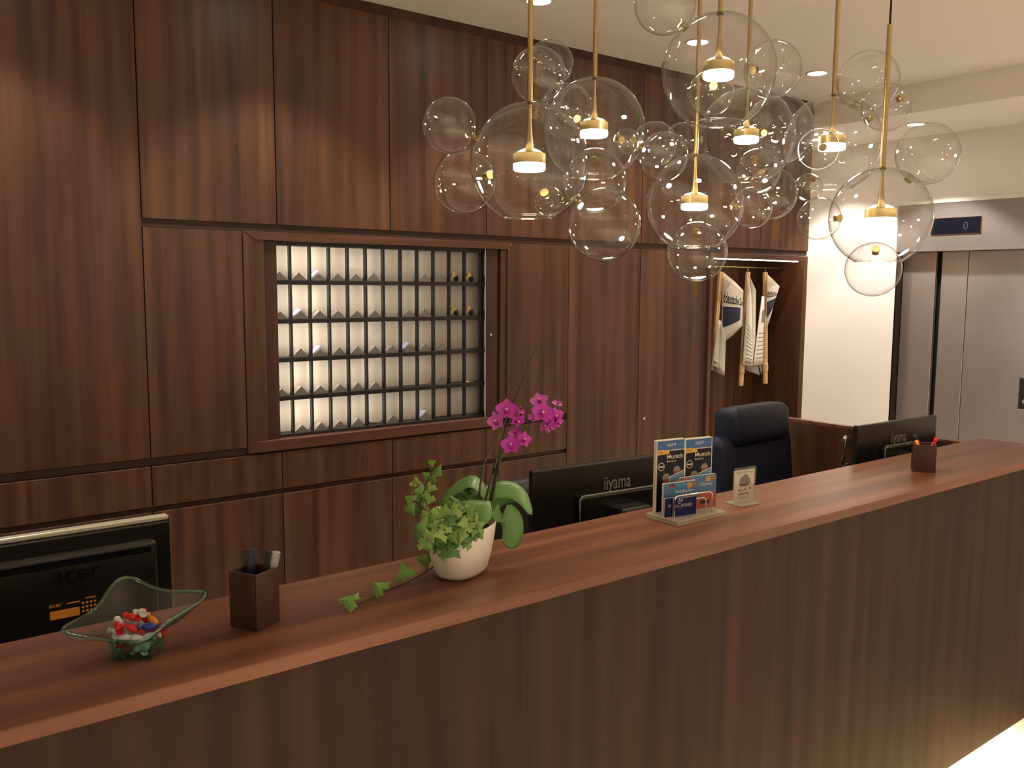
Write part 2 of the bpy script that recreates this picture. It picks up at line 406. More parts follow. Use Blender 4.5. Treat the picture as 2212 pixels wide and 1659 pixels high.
# tall panel cabinet at the far left, and the base units
for (x0, x1, lab) in ((-.75, W0, 'tall wide walnut cabinet door reaching the ceiling at the left picture edge'), (-2.4, -.75, 'tall walnut cabinet left of the picture edge')):
    t = thing('tall_cabinet', ((x0+x1)/2, D, Z(-.77)), lab, 'cabinet')
    carcass(t, x0, x1, Z(-.735), ZU1); front('door', t, x0, x1, Z(-.735), ZU1)
    box('grip_recess', GROOVE, t, x0, x1, D+.012, D+.05, ZDT+.001, Z(-.735), 0)
def base_unit(x0, x1, lab):
    t = thing('base_cabinet', ((x0+x1)/2, D, 0), lab, 'cabinet', 'walnut base cabinets with a drawer')
    carcass(t, x0, x1, .08, ZDT)
    front('drawer', t, x0, x1, ZDB, ZDT-.0035)
    front('door', t, x0, x1, .09, ZLT)
    box('plinth', BLACK, t, x0, x1, D+.05, D+.07, 0, .08, 0)
base_unit(-.75, W0, 'wide walnut base cabinet with drawer behind the silver-edged monitor')
base_unit(seam[0], seam[1], 'walnut base cabinet with drawer behind the walnut pen box')
base_unit(seam[1], seam[2], 'walnut base cabinet with drawer left of the ivy')
base_unit(seam[2], seam[3], 'walnut base cabinet with drawer behind the ivy')
base_unit(seam[3], seam[4], 'walnut base cabinet with drawer behind the orchid flowers')
# mid-height doors
def mid_cab(x0, x1, z0, lab, lock=False, recess=True):
    t = thing('wall_cabinet', ((x0+x1)/2, D, ZDT if recess else 0), lab, 'cabinet')
    carcass(t, x0, x1, z0, ZR-.001)
    d = front('door', t, x0, x1, z0, ZR-.0025)
    if recess: box('grip_recess', GROOVE, t, x0, x1, D+.012, D+.05, ZDT+.001, z0, 0)
    else: box('plinth', BLACK, t, x0, x1, D+.05, D+.07, 0, z0, 0)
    if lock: lathe('lock', CHROME, d, [(0, .004), (.008, .004), (.0095, 0), (0, 0)], (4.077, D, Z(-.823)), 16, (0, -1, 0))
mid_cab(W0, 1.490, Z(-.735), 'plain walnut cabinet door left of the key rack')
mid_cab(3.006, seam[4], Z(-.735), 'narrow walnut cabinet door right of the key rack')
mid_cab(seam[4], seam[5], .09, 'tall walnut cabinet door, second right of the key rack', recess=False)
mid_cab(seam[5], 4.600, .09, 'tall walnut cabinet door with a small chrome lock', lock=True, recess=False)

# ------------------------------------------------------------------ key rack
kx0, kx1, kz0, kz1 = 1.490, 3.006, Z(-.7645), Z(.245)
ix0, ix1, iz0, iz1 = 1.590, 2.974, Z(-.712), Z(.207)
key = thing('key_rack', ((kx0+kx1)/2, D, kz0), 'lit black key rack of sixty pigeonholes in a walnut frame', 'key rack')
fy = D-.006
def frame_piece(pts, name='frame_rail', mat=WALNUT_X):
    bm = bmesh.new()
    a = [bm.verts.new((x, fy, z)) for x, z in pts]; b = [bm.verts.new((x, D+.05, z)) for x, z in pts]
    bm.faces.new(a); bm.faces.new(b[::-1])
    for i in range(4): bm.faces.new((a[i], a[(i+1) % 4], b[(i+1) % 4], b[i]))
    bmesh.ops.bevel(bm, geom=bm.edges[:], offset=.002, segments=1, affect='EDGES')
    return link(name, fin(bm), mat, key)
g2 = .0008
frame_piece([(kx0+g2, kz1-g2), (kx1-g2, kz1-g2), (ix1, iz1), (kx0+.055, iz1)])
frame_piece([(kx0+g2, kz0+g2), (kx0+.045, iz0), (ix1, iz0), (kx1-g2, kz0+g2)])
frame_piece([(kx0+g2, kz0+.002), (kx0+g2, kz1-.002), (kx0+.054, iz1-.001), (kx0+.044, iz0+.001)], 'frame_stile', WALNUT)
frame_piece([(kx1-g2, kz0+.002), (ix1+.001, iz0+.001), (ix1+.001, iz1-.001), (kx1-g2, kz1-.002)], 'frame_stile', WALNUT)
box('inner_stile', WALNUT, key, kx0+.046, ix0, D+.002, D+.05, iz0, iz1, .001)
box('sliding_shutter', WALNUT_D, key, ix0+.002, 1.658, D+.022, D+.034, iz0+.001, iz1-.001, .001)
sh = box('sliding_shutter', WALNUT_D, key, 2.840, 2.922, D+.014, D+.026, iz0+.001, iz1-.001, .001)
lathe('knob', CHROME, sh, [(0, .016), (.006, .016), (.0085, .012), (.007, .006), (.005, 0)], (2.868, D+.014, Z(-.257)), 16, (0, -1, 0))
box('glass_edge', CHROME, sh, 2.8365, 2.8395, D+.012, D+.028, iz0+.001, iz1-.001, 0)
box('inner_stile', WALNUT, key, 2.934, ix1, D+.002, D+.05, iz0, iz1, .001)
GY0, GY1, GYB = D+.040, D+.056, D+.125      # front of grid, back of dividers, back panel
gx0, cp_, nr = 1.6345, 0.0993, 5
gx1 = gx0+12*cp_; gz1, gz0 = Z(.200), Z(-.708); rp = (gz1-gz0)/nr
box('back_panel', CREAM, key, gx0-.05, gx1+.075, GYB, GYB+.012, gz0-.02, gz1+.02, 0)
box('case_side', BLACK, key, gx1+.060, gx1+.075, GY0, GYB, gz0, gz1, 0)
box('case_side', BLACK, key, gx0-.065, gx0-.05, GY0, GYB, gz0-.012, gz1+.012, 0)
for k in range(nr+1):
    box('shelf', BLACK, key, gx0-.05, gx1+.060, GY0, GYB, gz0+rp*k-.011, gz0+rp*k+.0095, .001)
box('case_top', BLACK, key, ix0, ix1, D+.035, GYB, gz1+.0095, iz1+.03, 0)
for k in range(nr):
    for c in range(1, 13):
        x = gx0+cp_*c
        box('divider', BLACK, key, x-.0050, x+.0050, GY0+.001, GY1, gz0+rp*k+.0095, gz0+rp*(k+1)-.0115, .001)
    for c in range(0, 12):                 # small added strip hidden behind every divider, weaker by column for the light falloff
        x = gx0+cp_*c
        box('added_strip_housing', BLACK, key, x-.0040, x+.0034, GY1+.0005, GY1+.011, gz0+rp*k+.0098, gz0+rp*(k+1)-.0118, 0)
        box('light_strip', KEY_FILLS[min(c//3, 3)], key, x+.0036, x+.0044, GY1+.001, GY1+.0105, gz0+rp*k+.055, gz0+rp*(k+1)-.02, 0)
# things in the pigeonholes
prism = bmesh.new()
_pw, _ph, _pl = .040, .040, .066
pv = [prism.verts.new(p) for p in ((-_pw, 0, 0), (_pw, 0, 0), (0, 0, _ph), (-_pw, _pl, 0), (_pw, _pl, 0), (0, _pl, _ph))]
for f in ((0, 1, 2), (3, 5, 4), (0, 2, 5, 3), (1, 4, 5, 2), (0, 3, 4, 1)): prism.faces.new([pv[i] for i in f])
prism = fin(prism)
envm = bmesh.new(); b_box(envm, -.0015, .0015, 0, .05, 0, .066, 0); envm = fin(envm)
ROWN = ['top', 'second', 'middle', 'fourth', 'bottom']
def cell(r, c): return gx0+cp_*(c-.5), gz0+rp*(nr-1-r)+.0095
occ = {0: (1, 2, 3, 4, 5, 6, 9, 10), 1: (1, 2, 3, 4, 5, 6, 8, 9, 10), 2: (2, 3, 4, 5, 6, 7, 8, 9, 10), 3: (1, 2, 3, 4, 5, 6, 10), 4: (2, 3, 4, 5, 7, 9)}
for r_, cols in occ.items():
    for c in cols:
        x, z = cell(r_, c)
        o = link('folded_card', prism if not prism.materials else prism, None, None, local=True)
        if not prism.materials: prism.materials.append(GREYC)
        o.location = (x+.004*rnd.uniform(-1, 1), GY0+.012, z+.0002); o.rotation_euler = (0, 0, R(rnd.uniform(-4, 4)))
        s = rnd.uniform(.85, 1.1); o.scale = (1, 1, s)
        tag(o, 'grey tent-shaped card in the %s pigeonhole of the %s key rack row' % (ORD[c-1], ROWN[r_]), 'card', 'folded cards in the key rack')
for r_, c, tlt in ((0, 3, 34), (1, 2, 38), (2, 3, 34), (2, 7, 48), (2, 8, 36), (4, 9, 36)):
    x, z = cell(r_, c)
    o = link('room_card', envm, None, None, local=True)
    if not envm.materials: envm.materials.append(LAV)
    o.location = (x-.042, GY0+.020, z+.0045); o.rotation_euler = (0, R(tlt+14), 0)
    tag(o, 'lavender card leaning on the %s card of the %s key rack row' % (ORD[c-1], ROWN[r_]), 'card', 'lavender cards in the key rack')
def keys(r_, c, n, lab):
    x, z = cell(r_, c)
    t = thing('key_bunch', (x, GY1+.015, z), lab, 'keys', 'key bunches in the rack')
    y = GY1+.015; ring = Vector((x-.008, y, z+.046))
    b = bmesh.new()
    b_tube(b, [ring+Vector((.013*math.cos(a), .006*math.sin(a*2), .013*math.sin(a))) for a in [2*math.pi*i/16 for i in range(17)]], .0014, 6)
    link('ring', fin(b), GOLD, t, smooth=True)
    for i in range(n):
        b = bmesh.new(); Mx = Matrix.Translation((x-.026+.006*i, y-.006+.005*i, z+.0205)) @ Matrix.Rotation(R(38+10*i), 4, 'Y')
        b_lathe(b, [(0, -.0012), (.010, -.0012), (.010, .0012), (0, .0012)], (0, 0, .026), 14, (0, 1, 0))
        b_box(b, -.003, .003, -.0012, .0012, -.024, .018); b_box(b, .003, .007, -.001, .001, -.022, -.016); b_box(b, .003, .006, -.001, .001, -.012, -.006)
        bmesh.ops.transform(b, matrix=Mx, verts=b.verts); link('key', fin(b), GOLD, t)
    b = bmesh.new(); b_lathe(b, [(0, 0), (.011, .004), (.013, .018), (.009, .030), (0, .033)], (x+.018, y+.012, z+.001), 16); link('fob', fin(b), RUBBER, t, smooth=True)
keys(0, 11, 2, 'brass keys with black fob in the eleventh pigeonhole, top row')
keys(0, 12, 2, 'brass keys with black fob in the last pigeonhole, top row')
keys(1, 11, 2, 'brass keys with black fob in the eleventh pigeonhole, second row')
keys(1, 12, 1, 'black-fobbed key in the last pigeonhole, second row')
x, z = cell(3, 12)
t = thing('brass_tag', (x-.02, GY1-.01, z), 'flat oval brass tag in the last pigeonhole of the fourth row', 'tag')
b = bmesh.new(); b_lathe(b, [(0, 0), (.022, 0), (.024, .002), (.022, .004), (0, .004)], (x-.02, GY1+.02, z+.0005), 20); link('plate', fin(b), GOLD, t)
b = bmesh.new(); b_tube(b, [Vector((x+.012+.009*math.cos(a), GY1+.02+.009*math.sin(a), z+.0022)) for a in [2*math.pi*i/14 for i in range(15)]], .0012, 6); link('ring', fin(b), GOLD, t, smooth=True)
x, z = cell(4, 6)
t = thing('black_fob', (x-.03, GY1+.03, z), 'small black fob on a strap in the bottom row pigeonhole', 'fob')
lathe('ball', RUBBER, t, [(0, 0), (.008, .003), (.011, .011), (.008, .019), (0, .022)], (x-.03, GY1+.03, z+.0005), 14)
tube('strap', RUBBER, t, [(x-.02, GY1+.03, z+.010), (x-.002, GY1+.025, z+.005), (x+.02, GY1+.03, z+.005)], .0025, 6)

# ------------------------------------------------------------------ newspaper niche
nx0, nx1, NYB = 4.71, 5.722, 4.32
nz1 = Z(.205)
ni = thing('newspaper_niche', ((nx0+nx1)/2, D, 0), 'open walnut niche with a light strip and brass rail', 'niche')
box('recess_strip', GROOVE, ni, 4.602, 4.680, D+.02, D+.05, 0, ZR-.003, 0)
box('side_panel', WALNUT, ni, 4.680, nx0, D, YB-.01, 0, ZR-.003, .001)
box('side_panel', WALNUT, ni, nx1, XS, D, YB-.01, 0, ZR-.003, .001)
box('top_panel', WALNUT_X, ni, nx0, nx1, D, NYB, nz1, ZR-.003, .001)
box('back_panel', WALNUT, ni, nx0, nx1, NYB, NYB+.02, 0, nz1, 0)
box('bottom_panel', WALNUT, ni, nx0, nx1, D+.02, NYB, 0, .06, 0)
box('light_strip', NICHEL, ni, nx0+.01, nx1-.035, D+.022, D+.034, nz1-.006, nz1-.0005, 0)
RY = 4.05; RZ = Z(.154)
tube('rail', BRASS, ni, [(nx0, RY, RZ), (nx1, RY, RZ)], .0045, 10)

def stick(p0, p1, wd, lab, handle=True):
    p0 = Vector(p0); p1 = Vector(p1)
    t = thing('newspaper_holder', p1, lab, 'newspaper holder', 'wooden newspaper holders')
    ax = (p0-p1).normalized(); side = ax.cross(Vector((0, 1, 0))).normalized()
    Lk = (p0-p1).length; hl = .155 if handle else 0.0
    Mx = Matrix((side, Vector((0, 1, 0)), ax)).transposed().to_4x4(); Mx.translation = p1
    for k in (-1, 1):
        b = bmesh.new(); b_box(b, -wd/2 if k < 0 else .0008, -.0008 if k < 0 else wd/2, -.010, .010, hl*.98, Lk, .002, 1, Mx); link('slat', fin(b), BEECH, t)
    if handle:
        b = bmesh.new(); b_lathe(b, [(0, 0), (.0165, .002), (.018, .012), (.018, .09), (.0165, .094), (.0215, .098), (.0215, .150), (.018, .155), (0, .155)], (0, 0, 0), 16)
        bmesh.ops.transform(b, matrix=Mx, verts=b.verts); link('handle', fin(b), BEECH, t, smooth=False)
    top = Mx @ Vector((0, 0, Lk))
    hk = [top, top+Vector((0, 0, .012))] + [Vector((top.x+.004*math.cos(a), RY+.0075*math.sin(a), RZ+.0075*math.cos(a))) for a in (R(150), R(90), R(30), R(-30), R(-80))]
    tube('hook', CHROME, t, hk, .0016, 6)
    return t, Mx, Lk
def sheet(name, parent, c00, c10, c01, c11, bulge, mat=NEWS, th=.0025, nu=10, nv=10, wob=0.0):
    """a loose bundle of pages: bilinear patch with a belly; returns its surface function"""
    c = [Vector(v) for v in (c00, c10, c01, c11)]
    n = (c[1]-c[0]).cross(c[2]-c[0]).normalized()
    if n.y > 0: n = -n
    def S(u, v, off=0.0):
        p = c[0]*(1-u)*(1-v)+c[1]*u*(1-v)+c[2]*(1-u)*v+c[3]*u*v
        return p + n*(bulge*math.sin(math.pi*min(max(u, 0), 1))*(0.6+.4*math.sin(math.pi*v)) + wob*math.sin(5*u+3*v) + off)
    bm = bmesh.new()
    fr_, bk = [], []
    for j in range(nv+1):
        fr_.append([bm.verts.new(S(i/nu, j/nv)) for i in range(nu+1)]); bk.append([bm.verts.new(S(i/nu, j/nv, -th)) for i in range(nu+1)])
    for j in range(nv):
        for i in range(nu):
            bm.faces.new((fr_[j][i], fr_[j][i+1], fr_[j+1][i+1], fr_[j+1][i])); bm.faces.new((bk[j][i], bk[j+1][i], bk[j+1][i+1], bk[j][i+1]))
    for j in range(nv):
        bm.faces.new((fr_[j][0], fr_[j+1][0], bk[j+1][0], bk[j][0])); bm.faces.new((fr_[j][nu], bk[j][nu], bk[j+1][nu], fr_[j+1][nu]))
    for i in range(nu):
        bm.faces.new((fr_[0][i], bk[0][i], bk[0][i+1], fr_[0][i+1])); bm.faces.new((fr_[nv][i], fr_[nv][i+1], bk[nv][i+1], bk[nv][i]))
    o = link(name, fin(bm), mat, parent, smooth=True)
    return o, (lambda x, y: S(x, 1-y, .0012))
def grid_poly(name, mat, parent, fn, x0, x1, y0, y1, n=8):
    bm = bmesh.new(); vs = [[bm.verts.new(fn(x0+(x1-x0)*i/n, y0+(y1-y0)*j/n)) for i in range(n+1)] for j in range(n+1)]
    for j in range(n):
        for i in range(n): bm.faces.new((vs[j][i], vs[j][i+1], vs[j+1][i+1], vs[j+1][i]))
    me = bpy.data.meshes.new(name); bm.to_mesh(me); bm.free(); return link(name, me, mat, parent, smooth=True)
def lines(name, parent, fn, x0, x1, ys, h=.012):
    bm = bmesh.new()
    for y in ys:
        xa = x0
        while xa < x1-.02:
            xb = min(x1, xa+rnd.uniform(.08, .3)*(x1-x0))
            bm.faces.new([bm.verts.new(fn(a, b)) for a, b in ((xa, y), (xb, y), (xb, y+h), (xa, y+h))]); xa = xb+.03*(x1-x0)
    me = bpy.data.meshes.new(name); bm.to_mesh(me); bm.free(); return link(name, me, BK_GREY, parent)
Yn = RY
s1, M1, L1 = stick(at_y(1557, 587, Yn), at_y(1538, 800, Yn), .034, 'wooden newspaper holder hanging nearest the cabinet doors', False)
s2, M2, L2 = stick(at_y(1616, 587, Yn), at_y(1600, 834, Yn), .034, 'middle wooden newspaper holder hanging in the niche')
s3, M3, L3 = stick(at_y(1653, 588, Yn), at_y(1653, 829, Yn), .036, 'wooden newspaper holder with lettering nearest the white wall')
text('lettering', 'S\u00fcddeutsche Zeitung', INK, s3, M3 @ Matrix.Translation((.008, -.0105, .755)) @ Matrix.Rotation(R(90), 4, 'X') @ Matrix.Rotation(R(-90), 4, 'Z'), height=.016, width=.235, off=.0006)
polys('dot', BK_BLACK, s3, M3 @ Matrix.Translation((0, -.0105, .455)) @ Matrix.Rotation(R(90), 4, 'X'), [circ(0, 0, .007)], off=.0006)
text('lettering', 'S\u00fcddeutsche Zeitung', INK, s3, M3 @ Matrix.Translation((.008, -.0105, .43)) @ Matrix.Rotation(R(90), 4, 'X') @ Matrix.Rotation(R(-90), 4, 'Z'), height=.016, width=.235, off=.0006)
for Mk, sk, z_ in ((M1, s1, .56), (M2, s2, .70), (M2, s2, .44)):
    text('lettering', 'S\u00fcddeutsche Zeitung', INK, sk, Mk @ Matrix.Translation((-.004, -.0105, z_)) @ Matrix.Rotation(R(90), 4, 'X') @ Matrix.Rotation(R(-90), 4, 'Z'), height=.007, width=.2, off=.0006)
# first newspaper: front page flopping to the right, lower fold hanging
n1 = thing('newspaper', at_y(1553, 805, Yn), 'newspaper with large masthead and dark photo flopping open in the niche', 'newspaper', 'newspapers in the niche')
o, S = sheet('front_page', n1, at_y(1561, 587, Yn-.025), at_y(1606, 628, Yn-.10), at_y(1559, 742, Yn-.025), at_y(1603, 704, Yn-.11), .035)
text('masthead', 'ddeutsche Ze', NEWSINK, o, None, width=.94, height=.17, x0=.03, y0=.57, fn=S, bold=.02)
grid_poly('photo', NEWSPIC, o, S, 0.02, .84, .22, .52)
grid_poly('headline_bar', BK_GREY, o, S, 0.08, .95, .90, .905, 4)
o, S = sheet('back_fold', n1, at_y(1553, 690, Yn-.03), at_y(1560, 700, Yn-.05), at_y(1537, 788, Yn-.03), at_y(1552, 795, Yn-.06), .006, PAPER)
lines('print', o, S, .15, .9, [.1+.06*i for i in range(13)])
grid_poly('barcode', BK_GREY, o, S, .15, .8, .06, .10, 2)
sheet('side_fold', n1, at_y(1557, 690, Yn-.05), at_y(1568, 728, Yn-.09), at_y(1552, 795, Yn-.06), at_y(1565, 811, Yn-.07), .01, NEWS)
sheet('inner_pages', n1, at_y(1538, 785, Yn-.005), at_y(1556, 785, Yn-.02), at_y(1540, 800, Yn-.01), at_y(1562, 812, Yn-.03), .01, BK_GREY, wob=.004)
n2 = thing('newspaper', at_y(1616, 795, Yn), 'narrow folded newspaper hanging on the middle holder', 'newspaper', 'newspapers in the niche')
o, S = sheet('front_fold', n2, at_y(1617, 598, Yn-.025), at_y(1623, 640, Yn-.04), at_y(1604, 788, Yn-.025), at_y(1626, 790, Yn-.05), .012, PAPER)
lines('print', o, S, .2, .95, [.08+.05*i for i in range(9)])
grid_poly('barcode', BK_GREY, o, S, .2, .8, .02, .05, 2)
sheet('side_fold', n2, at_y(1621, 600, Yn-.03), at_y(1633, 628, Yn-.06), at_y(1625, 790, Yn-.05), at_y(1632, 730, Yn-.02), .012, NEWS)
sheet('inner_pages', n2, at_y(1608, 786, Yn-.01), at_y(1636, 780, Yn-.01), at_y(1612, 800, Yn-.01), at_y(1640, 811, Yn-.01), .01, BK_GREY, wob=.006)
n3 = thing('newspaper', at_y(1645, 795, Yn), 'newspaper with a creased front page on the lettered holder', 'newspaper', 'newspapers in the niche')
o, S = sheet('front_page', n3, at_y(1657, 592, Yn-.02), at_y(1684, 619, Yn-.05), at_y(1655, 712, Yn-.02), at_y(1670, 664, Yn-.05), .01)
text('masthead', 'eutsche', NEWSINK, o, None, width=.9, height=.17, x0=.03, y0=.57, fn=S, bold=.02)
grid_poly('photo', NEWSPIC, o, S, 0.02, .98, .2, .5)
o, S = sheet('back_fold', n3, at_y(1646, 640, Yn-.012), at_y(1652, 640, Yn+.012), at_y(1627, 790, Yn-.02), at_y(1650, 786, Yn+.012), .012, PAPER)
lines('print', o, S, .1, .9, [.1+.06*i for i in range(7)])
grid_poly('photo', BK_GREY, o, S, .25, .7, .62, .8, 3)
sheet('inner_pages', n3, at_y(1634, 787, Yn), at_y(1649, 786, Yn+.01), at_y(1643, 798, Yn), at_y(1644, 811, Yn+.01), .005, BK_GREY, wob=.004)

# ================================================================== DOWNLIGHTS
def downlight(x, y, zc, lab, power, ang=98, blend=.45, col=WARM, grp='ceiling downlights'):
    t = thing('downlight', (x, y, zc-.012), lab, 'downlight', grp)
    lathe('trim_ring', WHITE, t, [(.056, 0), (.070, 0), (.068, -.006), (.058, -.006), (.052, .002), (.052, .004)], (x, y, zc-.0005), 28)
    lathe('lens', LENS, t, [(0, -.004), (.046, -.004), (.052, 0)], (x, y, zc-.001), 24)
    l = bpy.data.lights.new('downlight_spot', 'SPOT'); l.energy = power*4*math.pi/4; l.color = col
    l.spot_size = R(ang); l.spot_blend = blend; l.shadow_soft_size = .035
    lo = bpy.data.objects.new('downlight_spot', l); COL.objects.link(lo); lo.parent = t; lo.location = (0, 0, -.012)
for k, xx in enumerate((-1.75, -.62, .51, 1.63, 2.76, 3.89, 5.02)):
    downlight(xx, 3.38, ZC, ['recessed downlight far left, out of view above the cabinets', 'recessed downlight left of view above the cabinets', 'recessed downlight above the tall left cabinet', 'recessed downlight washing the second upper cabinet', 'bright recessed downlight at the top picture edge', 'recessed downlight hidden behind the bubble lamps', 'bright recessed downlight left of the rightmost lamp rods'][k], P_WALL)
downlight(6.17, 3.34, ZS, 'bright recessed downlight in the lowered ceiling before the lift', P_LIFT, 100, .3, LIFTC)
downlight(6.20, 4.15, ZS, 'recessed downlight in the lowered ceiling beside the white wall', P_LIFT*.7, 100, .3, LIFTC)
downlight(6.17, 1.80, ZS, 'recessed lobby downlight in the lowered ceiling right of view', P_LIFT, 100, .3, LIFTC)
i = 0
for yy in (-1.2, -2.9):  # unseen downlights added behind the viewer, placed for bounced room light
    for xx in (-1.6, .7, 3.0, 5.2):
        downlight(xx, yy, ZC, 'added unseen lobby downlight, row %s, %s from the left wall, behind the viewer' % (['nearest', 'farthest'][[-1.2, -2.9].index(yy)], ORD[[-1.6, .7, 3.0, 5.2].index(xx)]), P_LOBBY, 66, .5)

# ================================================================== RECEPTION COUNTER
CT, CY0, CY1, CX0, CX1 = 1.12, 1.279, 1.603, -1.6, 3.585
TH = .0245
tag(box('worktop', WALNUT_H, None, CX0, CX1, CY0, CY1, CT-TH, CT, .0015), 'long walnut counter top running across the picture', 'counter top')
ct = thing('reception_counter', ((CX0+CX1)/2, (CY0+CY1)/2, 0), 'walnut reception counter with upright grain lit from beneath', 'counter')
PB = H-1.566
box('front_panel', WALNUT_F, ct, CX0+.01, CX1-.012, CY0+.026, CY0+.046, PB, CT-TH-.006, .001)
box('shadow_gap', BLACK, ct, CX0+.01, CX1-.012, CY0+.046, CY1-.012, CT-TH-.010, CT-TH-.0005, 0)
box('carcass', WALNUT_D, ct, CX0+.01, CX1-.012, CY0+.0465, CY1-.012, PB, CT-TH-.011, 0)
box('plinth', BLACK, ct, CX0+.03, CX1-.06, CY0+.16, CY1-.03, 0, PB-.001, 0)
box('light_strip', KICKL, ct, CX0+.1, CX1-.08, CY0+.075, CY0+.090, PB-.011, PB-.001, 0)
# desk behind
for dx0, dx1, dyb, lb in ((-1.5, 1.28, 2.24, 'low work desk hidden behind the left half of the counter'), (1.30, 3.46, 1.925, 'narrow low desk hidden behind the right half of the counter')):
    dk = thing('desk', ((dx0+dx1)/2, 1.9, 0), lb, 'desk')
    box('top', WALNUT_H, dk, dx0, dx1, CY1+.002, dyb, .715, .74, .002)
    for xx in (dx0+.02, dx1-.02): box('leg', WALNUT_D, dk, xx-.014, xx+.014, CY1+.02, dyb-.03, 0, .715, .001)
# low partition closing the work area at the right
GX = 3.50; GZ = H-.593
pt = thing('low_partition', (GX, 2.2, 0), 'low walnut partition with gate between desk area and lift', 'partition')
box('gate_panel', WALNUT, pt, GX, GX+.03, 2.125, 2.60, .06, GZ-.012, .001)
box('gate_edging', WALNUT_H, pt, GX, GX+.03, 2.125, 2.60, GZ-.0118, GZ, .001)
box('fixed_panel', WALNUT_D, pt, GX, GX+.03, CY1+.004, 2.118, 0, GZ-.012, .001)
box('fixed_edging', WALNUT_H, pt, GX, GX+.03, CY1+.004, 2.118, GZ-.0118, GZ, .001)
box('end_post', WALNUT, pt, GX-.01, GX+.04, 2.605, 2.64, 0, GZ, .001)
hb = bmesh.new()
hp = at_x(1823, 975, GX-.03)
b_tube(hb, [(GX, hp.y, hp.z+.062), (GX-.026, hp.y, hp.z+.062), (GX-.03, hp.y, hp.z+.055), (GX-.03, hp.y, hp.z-.055), (GX-.026, hp.y, hp.z-.062), (GX, hp.y, hp.z-.062)], .0085, 10)
link('handle', fin(hb), CHROME, pt, smooth=True)

# ================================================================== PENDANT LAMPS
def globe_profile(Rr, mouth=-.885, n=28):
    a1 = math.acos(.055); a0 = math.asin(mouth)
    pr = [(Rr*math.cos(a0+(a1-a0)*k/n), Rr*math.sin(a0+(a1-a0)*k/n)) for k in range(n+1)]
    return pr
def lamp(key_, gpx, depth, rp_, disc_px, rod_top, label, bubbles):
    """gpx: globe centre in the picture; depth along the view axis; rp_: radius in the picture"""
    Rr = rp_*depth/F_PX
    c = at_d(gpx[0], gpx[1], depth)
    # hang from the ceiling exactly above the globe
    t = thing('pendant_lamp', (c.x, c.y, c.z), label, 'pendant lamp', 'glass bubble pendant lamps')
    pr = globe_profile(Rr)
    lathe('globe', GLASS, t, pr, c, 56)
    m0 = pr[0]
    b = bmesh.new(); b_tube(b, [c+Vector((m0[0]*math.cos(a), m0[0]*math.sin(a), m0[1])) for a in [2*math.pi*k/48 for k in range(49)]], .0022, 8); link('mouth_rim', fin(b), GLASS, t, smooth=True)
    top = c.z+Rr
    lathe('collar', DARKMETAL, t, [(.0055, .004), (.009, .003), (.009, -.003), (.0055, -.004)], (c.x, c.y, top-.002), 20)
    dt = .018                                            # underside of disc a little below the centre
    rd = .0405
    rod_end = c.z+.020+.055
    rz = rod_top if rod_top else ZC-.25
    lathe('rod', BRASS, t, [(.0068, 0), (.0068, rz-top-.002)], (c.x, c.y, top), 14)
    lathe('inner_rod', BRASS, t, [(.0125, c.z+.023-top), (.0085, c.z+.05-top), (.0045, c.z+.10-top), (.0045, 0)], (c.x, c.y, top), 14)
    tube('cord', RUBBER, t, [(c.x, c.y, rz-.01), (c.x+.001, c.y, (rz+ZC)/2), (c.x, c.y, ZC-.03)], .0034, 6)
    lathe('canopy', BRASS, t, [(0, -.03), (.03, -.03), (.032, -.027), (.032, 0)], (c.x, c.y, ZC-.0005), 24)
    d = lathe('lamp_disc', BRASS, t, [(.006, .0235), (rd-.0015, .0235), (rd, .022), (rd, -.001), (rd-.0008, -.0018)], c, 40, smooth=False)
    lathe('diffuser', LED, d, [(rd-.0009, -.0015), (rd-.001, -.0150), (rd-.004, -.0180), (0, -.0180)], c, 40, smooth=False)
    done = {}
    for nm, bx, by, br, sgn, host in bubbles:
        hc, hr = (c, Rr) if host is None else done[host]
        hd = (hc-CAM).dot(CN)
        dep = hd
        for _ in range(12):
            p = at_d(bx, by, dep); r = br*dep/F_PX
            lat = p-hc; lat2 = (lat - CN*lat.dot(CN)).length
            need = (hr+r)**2-lat2**2
            dz = math.sqrt(need) if need > 0 else 0.0
            nd = hd+sgn*dz if abs(sgn) == 1 else hd+sgn
            dep += .6*(nd-dep)
        p = at_d(bx, by, dep); r = br*dep/F_PX
        done[nm] = (p, r)
        n_ = 20
        bo = lathe('bubble', GLASS, t, [(r*math.sin(math.pi*k/n_), -r*math.cos(math.pi*k/n_)) for k in range(n_+1)], p, 40)
        ax = (p-hc).normalized(); q = hc+ax*hr
        bm = bmesh.new()
        b_lathe(bm, [(0, -.009), (.0115, -.009), (.0115, -.006), (.005, -.005), (.005, .005), (.0095, .006), (.0095, .009), (0, .009)], q, 18, ax)
        link('connector', fin(bm), BRASS, bo)
    return t
RG = .148
dep = lambda rpx: RG*F_PX/rpx
lamp('A', (1143.5, 353), dep(128.5), 128.5, (1140, 357), None, 'nearest bubble lamp, largest globe, at the left of the cluster',
     [('a1', 970.8, 271, 59.5, 1, None), ('a2', 1004, 393, 68.5, 1, None), ('a3', 1186.4, 436, 33, 1, None), ('a4', 1163, 162, 59.5, .085, None), ('a5', 1305, 485, 78.5, -1, None)])
lamp('B', (1283, 282), dep(110.5), 110.5, (1280, 290), None, 'bubble lamp just right of the nearest globe, hung behind it',
     [('b2', 1223.5, 240.5, 59, 1, None), ('b1', 1188, 138, 50.6, 1, 'b2'), ('b3', 1284.5, 391, 69.5, -1, None), ('b5', 1353.4, 305.5, 28, -1, None), ('b6', 1412.7, 312, 49, 1, None), ('b7', 1433.3, 338.5, 53, -1, None)])
